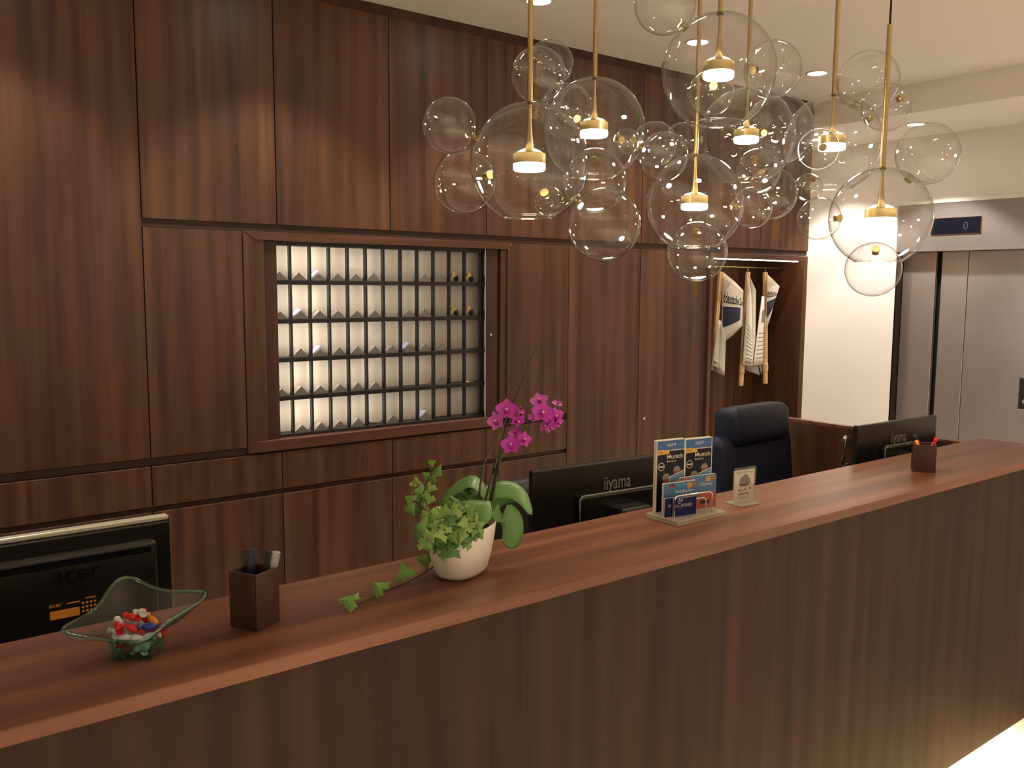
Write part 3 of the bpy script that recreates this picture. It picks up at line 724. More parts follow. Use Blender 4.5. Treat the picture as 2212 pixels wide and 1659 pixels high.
lamp('C', (1552, 155), dep(122), 122, (1552, 160), None, 'highest bubble lamp, globe touching the ceiling line at top centre',
     [('c1', 1437, 5.5, 67, -1, None), ('c2', 1536, 200, 49, 1, None), ('c3', 1669, 150, 61, 1, None)])
lamp('D', (1500, 440), dep(104.5), 104.5, (1497, 445), None, 'lowest central bubble lamp with a bubble under its mouth',
     [('d1', 1505.6, 544, 64.5, -1, None), ('d2', 1623, 449, 44.5, -1, None)])
lamp('E', (1612, 296), dep(103)*1.06, 103, (1611, 297), None, 'bubble lamp hanging behind the highest globe, crowded by bubbles',
     [('e1', 1682, 280, 74, 1, None), ('e3', 1637, 370, 48, -1, None), ('e4', 1665, 418, 56, 1, None), ('b8', 1473, 303, 38, 1, None)])
lamp('F', (1797, 311), dep(104)*.985, 104, (1796, 312), None, 'bubble lamp second from the right, two bubbles on its upper right',
     [('f1', 1768, 322, 43, -1, None), ('f2', 1746, 405, 30, -1, None), ('f4', 1876, 175, 64.5, 1, None), ('f5', 1914.6, 232, 51, -1, None), ('f6', 1954, 206, 13, -1, 'f5')])
Gd = dep(106)*.90
lamp('G', (1901.6, 470), Gd, 106, (1903, 471), at_d(1926, 65, Gd).z, 'rightmost bubble lamp in front of the lift, on a black cord',
     [('g1', 2004, 332, 65.5, -1, None), ('g2', 1886, 582, 58.5, 1, None), ('g3', 1769, 472, 46, 1, None)])

# ================================================================== MONITORS
def monitor(cx_, cy_, ztop, wd, ht, rot, label, kind):
    t = thing('monitor', (cx_, cy_, .74), label, 'monitor'); t.rotation_euler = (0, 0, R(rot))
    def L_(name, bm, mat, par=None, smooth=False):
        me = fin(bm); return link(name, me, mat, par or t, smooth=smooth, local=True)
    zt = ztop-.74; zb = zt-ht
    if kind == 'wide':
        b = bmesh.new(); b_box(b, -wd/2, wd/2, 0, .022, zb, zt, .005, 2); sh_ = L_('shell', b, PLAST)
        b = bmesh.new(); b_box(b, -wd/2+.012, wd/2-.012, .0222, .024, zb+.02, zt-.012); L_('screen', b, SCREEN)
        # raised rear housing, its lit edge painted as a paler grey bead, stand mount
        b = bmesh.new(); b_box(b, -wd/2+.148, wd/2-.148, -.020, -.0005, zb+.03, zt-.087, .006, 2); hs_ = L_('rear_housing', b, PLAST)
        b = bmesh.new(); x0, x1, z1_ = -wd/2+.146, wd/2-.146, zt-.085
        b_tube(b, [(x0, -.019, zb+.03), (x0, -.019, z1_-.008), (x0+.008, -.019, z1_), (x1-.008, -.019, z1_), (x1, -.019, z1_-.008), (x1, -.019, zb+.03)], .0026, 6); L_('housing_edge', b, PLAST_G, hs_, True)
        b = bmesh.new(); b_box(b, -.048, .060, -.085, -.0205, zt-.26, zt-.120, .008, 2); L_('stand_mount', b, PLAST)
        b = bmesh.new(); b_box(b, -.035, .035, -.083, -.06, .012, zt-.20, .004, 2); L_('stand_column', b, PLAST)
        b = bmesh.new(); b_box(b, -.13, .13, -.095, .13, .0005, .012, .004, 2); L_('stand_foot', b, PLAST)
        me = text_mesh('iiyama', 1.0, .012, .012)
        xs = [v.co.x for v in me.vertices]; ys = [v.co.y for v in me.vertices]
        for v in me.vertices:
            v.co = Vector((-.049+(v.co.x-min(xs))*.098/(max(xs)-min(xs)), -.0004-abs(v.co.z)*.05, zt-.094+(v.co.y-min(ys))*.050/(max(ys)-min(ys))))
        link('maker_name', me, LOGO_G, t, local=True)
    else:
        b = bmesh.new(); b_box(b, -wd/2, wd/2, 0, .018, zb, zt-.011, .004, 2); L_('shell', b, PLAST)
        b = bmesh.new(); b_box(b, -wd/2, wd/2, .006, .030, zt-.0105, zt, .003, 2); L_('silver_bezel_top', b, BEZEL)
        b = bmesh.new(); b_box(b, -wd/2, wd/2, .0182, .030, zb, zt-.0108, .002, 1); L_('front_frame', b, PLAST)
        b = bmesh.new(); b_box(b, -wd/2+.012, wd/2-.012, .0301, .032, zb+.02, zt-.018); L_('screen', b, SCREEN)
        for s_ in (-1, 1):
            b = bmesh.new(); b_box(b, *sorted((s_*(wd/2+.0002), s_*(wd/2+.0025))), .003, .028, zb, zt-.004); L_('side_edge', b, PLAST_G)
        b = bmesh.new(); b_box(b, -wd/2+.035, wd/2-.035, -.030, -.0004, zb+.03, zt-.040, .012, 3); hs_ = L_('rear_housing', b, PLAST, None, True)
        b = bmesh.new(); b_box(b, -wd/2+.05, wd/2-.05, -.0345, -.0305, zt-.066, zt-.050, .0015, 1); L_('vent_bar', b, DISP, hs_)
        b = bmesh.new(); b_box(b, -.04, .04, -.06, -.03, .012, zb+.10, .006, 2); L_('stand_column', b, PLAST)
        b = bmesh.new(); b_box(b, -.11, .11, -.13, .07, .0005, .012, .004, 2); L_('stand_foot', b, PLAST)
        def tx(s, x, z, w_, h_, mat, par, nm):
            me = text_mesh(s, 1.0, .0, .005); xs = [v.co.x for v in me.vertices]; ys = [v.co.y for v in me.vertices]
            for v in me.vertices: v.co = Vector((x+(v.co.x-min(xs))*w_/(max(xs)-min(xs)), -.0311, z+(v.co.y-min(ys))*h_/(max(ys)-min(ys))))
            return link(nm, me, mat, par, local=True)
        tx('acer', -.045, zt-.103, .09, .026, LOGO_D, hs_, 'maker_name')
        b = bmesh.new(); b_box(b, -.058, .036, -.0316, -.0302, zt-.178, zt-.139); st = L_('sticker', b, BK_BLACK, hs_)
        b = bmesh.new(); b_box(b, -.054, .002, -.0321, -.03165, zt-.175, zt-.157); L_('sticker_panel', b, ORANGE, st)
        def stx(s, x, z, w_, h_, mat, yy=-.0319):
            me = text_mesh(s, 1.0, 0, .004); xs = [v.co.x for v in me.vertices]; ys = [v.co.y for v in me.vertices]
            for v in me.vertices: v.co = Vector((x+(v.co.x-min(xs))*w_/(max(xs)-min(xs)), yy, z+(v.co.y-min(ys))*h_/(max(ys)-min(ys))))
            link('sticker_print', me, mat, st, local=True)
        stx('acer', -.055, zt-.149, .024, .006, ORANGE)
        b = bmesh.new()
        for x_, z_, w_, h_ in ((-.022, -.147, .026, .0025), (.014, -.143, .02, .0025), (-.046, -.164, .03, .002), (-.042, -.169, .034, .002)): b_box(b, x_, x_+w_, -.0324 if z_ < -.16 else -.032, -.0317, zt+z_, zt+z_+h_)
        for i_ in range(3):
            for j_ in range(4): b_lathe(b, [(0, 0), (.0026, 0), (.0026, .0004), (0, .0004)], (.009+.0078*j_, -.0317, zt-.151-.0088*i_), 10, (0, -1, 0))
        L_('sticker_marks', b, ORANGE, st)
    return t
monitor(.380, 2.00, H-.511, .40, .345, 0, 'black monitor with silver top edge seen from behind, left picture edge', 'square')
monitor(1.754, 1.776, H-.485, .585, .355, -4.5, 'black wide monitor seen from behind, between orchid and brochures', 'wide')
monitor(3.152, 1.708, H-.485, .515, .345, -3.0, 'black wide monitor seen from behind, at the far end of the counter', 'wide')

# ================================================================== OFFICE CHAIRS
def chair(loc, rot, mat, label, head=True, zs=1.0, top=.95, wb=.46):
    t = thing('office_chair', (loc[0], loc[1], 0), label, 'chair'); t.rotation_euler = (0, 0, R(rot))
    def part(name, m, x0, x1, y0, y1, z0, z1, r, seg=4, tilt=0, piv=(0, 0, 0)):
        b = bmesh.new(); Mx = Matrix.Translation(piv) @ Matrix.Rotation(R(tilt), 4, 'X') @ Matrix.Translation(-Vector(piv))
        b_box(b, x0, x1, y0, y1, z0, z1, r, seg, Mx); return link(name, fin(b), m, t, smooth=True, local=True)
    part('seat', mat, -.25, .25, -.22, .20, .42, .53, .045)
    part('backrest', mat, -wb/2, wb/2, -.30, -.19, .52, top, .05, 5, 6, (0, -.24, .52))
    if head: part('headrest', mat, -.205, .205, -.355, -.215, top-.055, top+.115, .045, 5, 4, (0, -.28, top))
    b = bmesh.new(); b_tube(b, [(0, 0, .12), (0, 0, .42)], .028, 12); link('column', fin(b), PLAST, t, smooth=True, local=True)
    for k in range(5):
        a = 2*math.pi*k/5
        b = bmesh.new(); b_tube(b, [(0.02*math.cos(a), .02*math.sin(a), .13), (.29*math.cos(a), .29*math.sin(a), .075)], [.024, .014], 8); lg = link('base_arm', fin(b), PLAST, t, smooth=True, local=True)
        b = bmesh.new(); b_lathe(b, [(0, -.012), (.026, -.012), (.030, -.008), (.030, .008), (.026, .012), (0, .012)], (.29*math.cos(a), .29*math.sin(a), .031), 16, (-math.sin(a), math.cos(a), 0)); link('caster', fin(b), RUBBER, lg, smooth=True, local=True)
    for s in (() if head else (-1, 1)):
        b = bmesh.new(); b_tube(b, [(s*.24, .05, .46), (s*.275, .05, .48), (s*.285, .05, .66)], .014, 8)
        b_box(b, s*.285-.035, s*.285+.035, -.10, .16, .66, .69, .012, 3); link('armrest', fin(b), PLAST, t, smooth=True, local=True)
    return t
chair((3.19, 2.10), 183, NAVY, 'dark navy leather office chair with headrest before the newspaper niche', True, 1, 1.085, .54)
chair((2.02, 2.20), 180, BLKLEATHER, 'black leather chair back behind the orchid, beside the wide monitor', False, 1, 1.01, .52)

# ================================================================== THINGS ON THE COUNTER
# pen boxes
def pen_box(L_, F_, R_, ht, label):
    F_ = Vector(F_); a = (Vector(L_)-F_); b_ = (Vector(R_)-F_)
    s = (a.length+b_.length)/2; ang = math.atan2(b_.y, b_.x)
    ex = Vector((math.cos(ang), math.sin(ang), 0)); ey = Vector((-math.sin(ang), math.cos(ang), 0))
    c = F_+(ex+ey)*s/2
    t = thing('pen_box', (c.x, c.y, CT), label, 'pen box', 'walnut pen boxes'); t.rotation_euler = (0, 0, ang)
    h2, w_ = s/2, .0055
    for nm, x0, x1, y0, y1 in (('side', -h2, h2, -h2, -h2+w_), ('side', -h2, h2, h2-w_, h2), ('side', -h2, -h2+w_, -h2+w_, h2-w_), ('side', h2-w_, h2, -h2+w_, h2-w_)):
        b = bmesh.new(); b_box(b, x0, x1, y0, y1, .0003, ht, .0007); link(nm, fin(b), WALNUT_D, t, local=True)
    b = bmesh.new(); b_box(b, -h2+w_, h2-w_, -h2+w_, h2-w_, .0004, .006); link('bottom', fin(b), BLACK, t, local=True)
    return c, ex, ey, h2
def pen(base, tip, rad, mat, label, cap=None, square=False):
    base = Vector(base); tip = Vector(tip)
    t = thing('pen', base, label, 'pen')
    d = (tip-base); 
    b = bmesh.new(); b_tube(b, [base, base+d*.12, base+d*.14, base+d*.86], [rad*.3, rad*.8, rad, rad], 4 if square else 10); link('barrel', fin(b), mat, t, smooth=not square)
    b = bmesh.new(); b_tube(b, [base+d*.862, base+d*.985, tip], [rad*1.05, rad*1.05, rad*.8], 4 if square else 10); link('cap', fin(b), cap or mat, t, smooth=not square)
pc, ex, ey, hh = pen_box(at_z(495, 1355, CT), at_z(556, 1365, CT), at_z(606, 1339, CT), .097, 'walnut pen box beside the green glass bowl')
def in_box(u, v, z): return pc+ex*u+ey*v+Vector((0, 0, z))
def tip_at(px, py, b_): 
    d_ = (Vector(b_)-CAM).dot(CN); return at_d(px, py, d_)
for (px, py, u, v, m_, r_, lb) in ((529, 1189, .006, .010, PENB, .0076, 'black pen leaning left in the near pen box'), (549, 1186, -.008, .014, PENN, .0076, 'navy pen leaning in the middle of the near pen box'), (583, 1190, .004, -.004, PENB, .0076, 'black pen leaning right in the near pen box'), (597, 1191, .010, -.012, PENS, .0076, 'silver grey pen at the right of the near pen box')):
    bs = in_box(u, v, .0075); pen(bs, tip_at(px, py, bs), r_, m_, lb, square=True)
_m = (at_z(1969, 1020, CT)+at_z(2022, 1021, CT))/2; _d = Vector((math.cos(R(-58)), math.sin(R(-58)), 0))*.068; _f, _r2 = _m-_d/2, _m+_d/2
pc, ex, ey, hh = pen_box(_f+Vector((-_d.y, _d.x, 0)), _f, _r2, .088, 'small walnut pen box at the far end of the counter')
for (px, py, u, v, m_, c_, lb) in ((1975, 940, .010, .008, PENO, PENB, 'orange pen with black tip in the far pen box'), (2023, 946, -.006, .004, PENR, PENR, 'red pen in the far pen box')):
    bs = in_box(u, v, .0075); pen(bs, tip_at(px, py, bs), .0055, m_, lb, c_)

# ------------------------------------------------------------------ green glass bowl and sweets
bl = thing('glass_bowl', (.357, 1.4265, CT), 'clear green glass bowl with wavy square rim full of sweets', 'bowl')
fc = [Vector(p) for p in ((.313, 1.425, 0), (.366, 1.383, 0), (.403, 1.428, 0), (.349, 1.470, 0))]
cen = sum(fc, Vector())/4
tips = [Vector((.238, 1.488, .044)), Vector((.335, 1.322, .052)), Vector((.485, 1.393, .088)), Vector((.368, 1.560, .100))]
def ringpt(cor, t, sag=0.0, dip=0.0):
    k = int(t) % 4; f = t-int(t); a, b_ = cor[k], cor[(k+1) % 4]
    f2 = f
    p = a.lerp(b_, f2); inw = (cen-p); inw.z = 0
    p = p + inw.normalized()*(sag*math.sin(math.pi*f)) if sag else p
    p.z += dip*math.sin(math.pi*f)
    return p
def round_ring(cor, sag, dip, n=64, sm=3):
    pts = [ringpt(cor, 4*i/n, sag, dip) for i in range(n)]
    for _ in range(sm): pts = [(pts[i-1]+pts[i]*2+pts[(i+1) % n])/4 for i in range(n)]
    return pts
NR = 64
def shell(off):
    rows = []
    def scaled(k): return [cen+(p-cen)*k for p in fc]
    rows.append([p+Vector((0, 0, .002+off)) for p in round_ring(scaled(.90-off*14), 0, 0, NR, 1)])
    rows.append([p+Vector((0, 0, .034)) for p in round_ring(scaled(1.02-off*14), 0, 0, NR, 1)])
    r0 = [p+Vector((0, 0, .036)) for p in round_ring(scaled(1.04-off*14), 0, 0, NR, 1)]
    r1 = round_ring([t_+Vector((0, 0, off*.7)) for t_ in tips], .030, -.012, NR, 12)
    for j in range(1, 9):
        s = j/8
        row = []
        for a, b_ in zip(r0, r1):
            p = a.lerp(b_, s); p.z = a.z+(b_.z-a.z)*(s**1.6)
            row.append(p)
        rows.append(row)
    return rows
def skin_rows(bm, rows, flip=False):
    vs = [[bm.verts.new(p+Vector((0, 0, CT))) for p in r_] for r_ in rows]
    for a, b_ in zip(vs, vs[1:]):
        n = len(a)
        for i in range(n): bm.faces.new((a[i], a[(i+1) % n], b_[(i+1) % n], b_[i]))
    return vs
outer, inner = shell(0.0), shell(.005)
bm = bmesh.new(); vo = skin_rows(bm, outer[1:]); vi = skin_rows(bm, inner[1:])
for i in range(NR): bm.faces.new((vo[-1][i], vo[-1][(i+1) % NR], vi[-1][(i+1) % NR], vi[-1][i]))
rimo = link('rim', fin(bm), GREENG, bl, smooth=True)
bm = bmesh.new(); b_tube(bm, [(a+b_)/2+Vector((0, 0, CT)) for a, b_ in zip(outer[-1]+outer[-1][:1], inner[-1]+inner[-1][:1])], .0034, 8, cap=False); link('rim_edge', fin(bm), GREENB, rimo, smooth=True)
bm = bmesh.new(); vo = skin_rows(bm, outer[:2]); vi = skin_rows(bm, [[p+Vector((0, 0, .006)) for p in inner[0]], inner[1]])
bm.faces.new(vo[0][::-1]); bm.faces.new(vi[0])
link('foot', fin(bm), GREENB, bl, smooth=False)
cols = [(SW_W, 'white')]*15+[(SW_R, 'red')]*6+[(SW_G, 'green')]+[(SW_B, 'blue')]+[(SW_O, 'orange')]*2
rnd2 = random.Random(11); rnd2.shuffle(cols)
spots = []
for lay, (n_, rr_, zz) in enumerate(((7, .022, .017), (9, .034, .036), (7, .030, .051), (2, .012, .064))):
    for k in range(n_): 
        a = 2*math.pi*(k+.37*lay)/n_
        spots.append((cen.x+rr_*math.cos(a)*rnd2.uniform(.75, 1.05), cen.y+rr_*math.sin(a)*rnd2.uniform(.75, 1.05), CT+zz))
protos = {}
for (sx, sy, sz), (m_, cn_) in zip(spots, cols):
    if cn_ not in protos:
        b = bmesh.new(); b_lathe(b, [(0, -.0105), (.0045, -.009), (.0062, -.003), (.0062, .003), (.0045, .009), (0, .0105)], (0, 0, 0), 10); me1 = fin(b)
        for p in me1.polygons: p.use_smooth = True
        me1.materials.append(m_)
        b = bmesh.new()
        for s in (-1, 1):
            b_lathe(b, [(.0015, s*.0102), (.0030, s*.0125), (.0058, s*.0165)], (0, 0, 0), 8)
        me2 = fin(b); me2.materials.append(m_ if cn_ != 'white' else SW_W)
        protos[cn_] = (me1, me2)
    t = bpy.data.objects.new('wrapped_sweet', protos[cn_][0]); COL.objects.link(t)
    t.location = (sx, sy, sz); t.rotation_euler = (R(rnd2.uniform(60, 120)), R(rnd2.uniform(-25, 25)), rnd2.uniform(0, 6.3))
    tag(t, 'small %s wrapped sweet in the green glass bowl' % cn_, 'sweet', '%s sweets in the glass bowl' % cn_)
    w2 = bpy.data.objects.new('wrapper_ends', protos[cn_][1]); COL.objects.link(w2); w2.parent = t

# ------------------------------------------------------------------ planter
PC = Vector((.995, 1.452, CT)); PA = R(25)
pex = Vector((math.cos(PA), math.sin(PA), 0)); pey = Vector((-math.sin(PA), math.cos(PA), 0))
def oval(a, b_, z, n=48, e=2.5):
    out = []
    for k in range(n):
        t = 2*math.pi*k/n; c_, s_ = math.cos(t), math.sin(t)
        out.append(PC+pex*(a*math.copysign(abs(c_)**(2/e), c_))+pey*(b_*math.copysign(abs(s_)**(2/e), s_))+Vector((0, 0, z)))
    return out
pl = thing('planter', PC, 'white oval ceramic planter holding orchid and ivy', 'planter')
prof = [(.050, .034, .0006), (.058, .040, .003), (.064, .045, .012), (.074, .051, .040), (.083, .056, .075), (.087, .058, .098), (.0865, .0575, .1005), (.084, .055, .1005), (.082, .053, .096), (.074, .047, .05), (.06, .04, .012)]
bm = bmesh.new(); rows = [[bm.verts.new(p) for p in oval(*q)] for q in prof]
for a, b_ in zip(rows, rows[1:]):
    for i in range(48): bm.faces.new((a[i], a[(i+1) % 48], b_[(i+1) % 48], b_[i]))
bm.faces.new(rows[0][::-1]); bm.faces.new(rows[-1])
link('pot', fin(bm), PORC, pl, smooth=True)
bm = bmesh.new(); top_ = [bm.verts.new(p+Vector((0, 0, rnd.uniform(-.003, .003)))) for p in oval(.080, .0515, .084)]; c_ = bm.verts.new(PC+Vector((0, 0, .092)))
for i in range(48): bm.faces.new((top_[i], top_[(i+1) % 48], c_))
link('soil', fin(bm), SOIL, pl)
PD = (PC-CAM).dot(CN)

# ------------------------------------------------------------------ orchid
orc = thing('orchid', PC+Vector((.02, .01, .09)), 'magenta orchid with broad leaves and a dark stake', 'orchid')
def strap(pts, wmax, tipk=1.0, fold=.25, side=None):
    """broad leaf: ribbon along points with a shallow keel"""
    P = []
    for i in range(len(pts)-1):
        for k in range(4): 
            p0 = pts[max(i-1, 0)]; p1 = pts[i]; p2 = pts[i+1]; p3 = pts[min(i+2, len(pts)-1)]; t = k/4
            P.append(.5*((2*p1)+(p2-p0)*t+(2*p0-5*p1+4*p2-p3)*t*t+(3*p1-p0-3*p2+p3)*t*t*t))
    P.append(pts[-1]); n = len(P)
    bm = bmesh.new(); rows_ = []
    for i, p in enumerate(P):
        t = (P[min(i+1, n-1)]-P[max(i-1, 0)]).normalized()
        s_ = Vector(side) if side is not None else t.cross(Vector((0, 0, 1)))
        s_ = (s_-t*s_.dot(t))
        if s_.length < 1e-3: s_ = Vector((1, 0, 0))
        s_.normalize(); nn = s_.cross(t).normalized()
        f = i/(n-1); wd = wmax*(.45+.55*math.sin(math.pi*min(f*1.25, .5)))*math.sqrt(max(0, 1-max(0, (f-.72)/.28)**2.2)) if f < 1 else .002
        row = []
        for k in range(-2, 3):
            q = k/2; row.append(p+s_*(wd*q)+nn*(abs(q)**1.5*wd*fold))
        rows_.append(row)
    top = [[bm.verts.new(v) for v in r_] for r_ in rows_]
    for a, b_ in zip(top, top[1:]):
        for i in range(4): bm.faces.new((a[i], a[i+1], b_[i+1], b_[i]))
    me = fin(bm); return me
def dpt(px, py, dd=0.0): return at_d(px, py, PD+dd)
def add_leaf(pxs, wmax, fold=.2, side=None):
    me = strap([dpt(*q) for q in pxs], wmax, fold=fold, side=side)
    o = link('leaf', me, ORLEAF, orc, smooth=True)
    md = o.modifiers.new('thickness', 'SOLIDIFY'); md.thickness = .0016; md.offset = 0
    return o
add_leaf([(1046, 1105, .05), (1042, 1066, .05), (1018, 1043, .06), (985, 1058, .07), (952, 1090, .08)], .024, .08, CN*1.0+CU*.5)
add_leaf([(1048, 1110, .02), (1038, 1075, .05), (1025, 1062, .075), (1005, 1075, .06), (1000, 1085, .04)], .030, .10, CR*1.0)
add_leaf([(1040, 1100, .00), (1030, 1082, -.02), (1028, 1086, -.05), (1030, 1112, -.07), (1034, 1135, -.07)], .030, .08, CR*1.0)
add_leaf([(1052, 1100, .04), (1066, 1064, .045), (1098, 1056, .05), (1130, 1075, .05), (1149, 1112, .05)], .022, .08, CN*.7+CU*.7)
add_leaf([(1056, 1108, .03), (1080, 1075, .06), (1100, 1070, .075), (1115, 1070, .08)], .017, .08, CN*.6+CU*.8)
add_leaf([(1062, 1118, .02), (1088, 1108, .03), (1106, 1125, .04), (1108, 1155, .045), (1098, 1184, .04)], .023, .08, CR*.9+CN*.3)
tube('stem', ORSTEM, orc, [dpt(1033, 1100, .01), dpt(1037, 1050, .01), dpt(1046, 1000, .01), dpt(1068, 950, .01), dpt(1088, 918, .01), dpt(1096, 900, .005)], [.0026, .0025, .0022, .002, .0018, .0015], 7)
tube('stem', ORSTEM, orc, [dpt(1046, 1090, .02), dpt(1062, 1030, .02), dpt(1078, 975, .02), dpt(1094, 920, .02), dpt(1110, 890, .015), dpt(1140, 878, .01), dpt(1172, 882, .0), dpt(1192, 893, -.005)], [.0026, .0025, .0023, .002, .0018, .0016, .0014, .0012], 7)
tube('stem', ORSTEM, orc, [dpt(1060, 1095, .03), dpt(1072, 1035, .03), dpt(1082, 985, .02), dpt(1095, 965, .01), dpt(1115, 950, .0)], [.0022, .002, .0018, .0016, .0012], 7)
tube('stake', STAKE, orc, [dpt(1052, 1110, .03), dpt(1092, 925, .03), dpt(1110, 868, .03), dpt(1169, 721, .03)], [.0021, .0020, .0019, .0016], 6)
for px, py in ((1071, 1018), (1093, 908)):
    o = dpt(px, py, .02); bm = bmesh.new(); b_box(bm, -.007, .007, -.006, .006, -.006, .006, .002, 2, basis(o, CR, CU)); link('clip', fin(bm), RUBBER, orc)
# flowers: lip and column as the part, five petals under it
def petal_mesh(L_, W_, cup):
    bm = bmesh.new(); rows_ = []
    for i in range(6):
        f = i/5; wd = W_*math.sin(math.pi*(.08+.84*f)**.8)**.8 if i < 5 else W_*.12
        rows_.append([bm.verts.new((wd*q, L_*f, cup*(f*f)*L_ - .25*cup*L_*(1-abs(q))*math.sin(math.pi*f))) for q in (-1, -.4, .4, 1)])
    for a, b_ in zip(rows_, rows_[1:]):
        for k in range(3): bm.faces.new((a[k], a[k+1], b_[k+1], b_[k]))
    me = bpy.data.meshes.new('petal'); bm.to_mesh(me); bm.free()
    for p in me.polygons: p.use_smooth = True
    return me
PM = {}
for mk, mm in (('a', PETAL), ('b', PETAL2)):
    x = petal_mesh(1.0, .52, .22); x.materials.append(mm); y = petal_mesh(.95, .36, .18); y.materials.append(mm); PM[mk] = (x, y)
bm = bmesh.new(); b_lathe(bm, [(0, 0), (.16, .05), (.20, .22), (.10, .38), (0, .42)], (0, -.14, .04), 8); 
b_box(bm, -.22, .22, -.42, -.2, .10, .16, .04, 1)
LIPM = fin(bm); LIPM.materials.append(LIP)
bm = bmesh.new(); b_lathe(bm, [(0, 0), (.10, .05), (.12, .25), (0, .40)], (0, .04, .05), 8); COLM = fin(bm); COLM.materials.append(PISTIL)
for p in COLM.polygons: p.use_smooth = True
FL = [(1095, 884, 24, -5, 5, 0, 'a', 0), (1073, 909, 22, -35, -8, 20, 'b', 0), (1124, 893, 17, 60, 5, 10, 'a', .015), (1118, 908, 17, 40, 30, -20, 'a', .01), (1104, 960, 22, -10, 0, 4, 'a', -.005), (1131, 949, 18, 35, -8, -12, 'a', .0), (1112, 934, 15, 20, -40, 30, 'a', .015),
      (1165, 866, 20, 5, -35, 15, 'b', .01), (1172, 890, 24, 6, 5, -8, 'a', -.012), (1199, 899, 20, 35, 8, 14, 'a', .0), (1206, 912, 14, 55, 20, 0, 'a', .004), (1190, 922, 15, 15, 45, 25, 'a', .006), (1150, 902, 13, -60, 12, 30, 'b', .012), (1203, 872, 13, 30, -55, 0, 'a', .012), (1176, 918, 13, -10, 55, 50, 'a', .004)]
for (px, py, rp2, yw, pt_, rl, mk, dd) in FL:
    p = dpt(px, py, dd); s = rp2*PD/F_PX*1.05
    f_ = link('flower', LIPM, None, orc, local=True)
    base = Matrix((CR, CU, -CN)).transposed()
    rot = base @ Euler((R(pt_), R(yw), R(rl)), 'XYZ').to_matrix()
    f_.matrix_local = Matrix.Translation(p-origin(orc)) @ rot.to_4x4() @ Matrix.Scale(s, 4)
    o = link('column', COLM, None, f_, local=True)
    for k, ang in enumerate((0, 80, -80, 142, -142)):
        q = link('petal', PM[mk][0 if abs(ang) == 80 else 1], None, f_, local=True)
        q.rotation_euler = (0, 0, R(ang))
        q.scale = (1, 1, 1)

# ------------------------------------------------------------------ ivy
ivy = thing('ivy', PC+Vector((-.04, -.02, .09)), 'pale green ivy trailing over planter and counter', 'ivy')
def ivy_leaf(seed):
    rr_ = random.Random(seed)
    ang = [-90, -60, -38, -12, 12, 38, 58, 75, 90, 105, 122, 142, 168, 192, 218, 240]
    rad = [.14, .66, .58, .94, .68, .56, .64, .78, 1.10, .78, .64, .56, .68, .94, .58, .66]
    bm = bmesh.new(); c = bm.verts.new((0, -.02, .05)); vs = []
    for a, r_ in zip(ang, rad):
        r_ *= rr_.uniform(.92, 1.08); x_, y_ = r_*math.cos(R(a)), r_*math.sin(R(a))
        vs.append(bm.verts.new((x_, y_, -.22*abs(x_)**1.4-.12*max(0, y_)**2+rr_.uniform(-.05, .05))))
    mid = []
    for a, r_ in zip(ang, rad):
        x_, y_ = .45*r_*math.cos(R(a)), .45*r_*math.sin(R(a)); mid.append(bm.verts.new((x_, y_, .03-.05*abs(x_))))
    n = len(vs)
    for i in range(n):
        bm.faces.new((c, mid[i], mid[(i+1) % n])); bm.faces.new((mid[i], vs[i], vs[(i+1) % n], mid[(i+1) % n]))
    me = bpy.data.meshes.new('leaf'); bm.to_mesh(me); bm.free()
    return me
LM = {}
for mi, mm in enumerate((IVY1, IVY2, IVY3)):
    LM[mi] = []
    for s in range(3):
        me = ivy_leaf(10*mi+s); me.materials.append(mm); LM[mi].append(me)
rv = random.Random(5)
def add_ivy(px, py, dd, rpx, mi, yaw=None, pitch=None, roll=None):
    p = dpt(px, py, dd); s = rpx*PD/F_PX
    o = link('leaf', LM[mi][rv.randrange(3)], None, ivy, local=True)
    yaw = rv.uniform(-38, 38) if yaw is None else yaw; pitch = rv.uniform(-50, 15) if pitch is None else pitch
    roll = rv.uniform(0, 360) if roll is None else roll
    base = Matrix((CR, CU, -CN)).transposed()
    o.matrix_local = Matrix.Translation(p-origin(ivy)) @ (base @ Euler((R(pitch), R(yaw), 0), 'XYZ').to_matrix() @ Matrix.Rotation(R(roll), 3, 'Z')).to_4x4() @ Matrix.Scale(s, 4)
# rising shoots
for px, py, r_, mi in ((931, 1001, 9, 0), (944, 1018, 14, 0), (938, 1032, 12, 0), (930, 1051, 14, 1), (921, 1028, 9, 0), (899, 1042, 11, 1), (893, 1046, 8, 1), (908, 1062, 17, 0), (888, 1080, 14, 0), (885, 1098, 14, 0), (905, 1080, 15, 0), (902, 1107, 13, 2), (930, 1075, 13, 0), (915, 1100, 13, 1), (926, 1117, 15, 1), (940, 1108, 15, 1), (936, 1135, 13, 0), (950, 1100, 10, 1), (955, 1088, 15, 0), (968, 1090, 10, 0), (985, 1083, 12, 2), (978, 1104, 13, 0)):
    add_ivy(px, py, rv.uniform(-.05, .02), r_*1.3, mi)
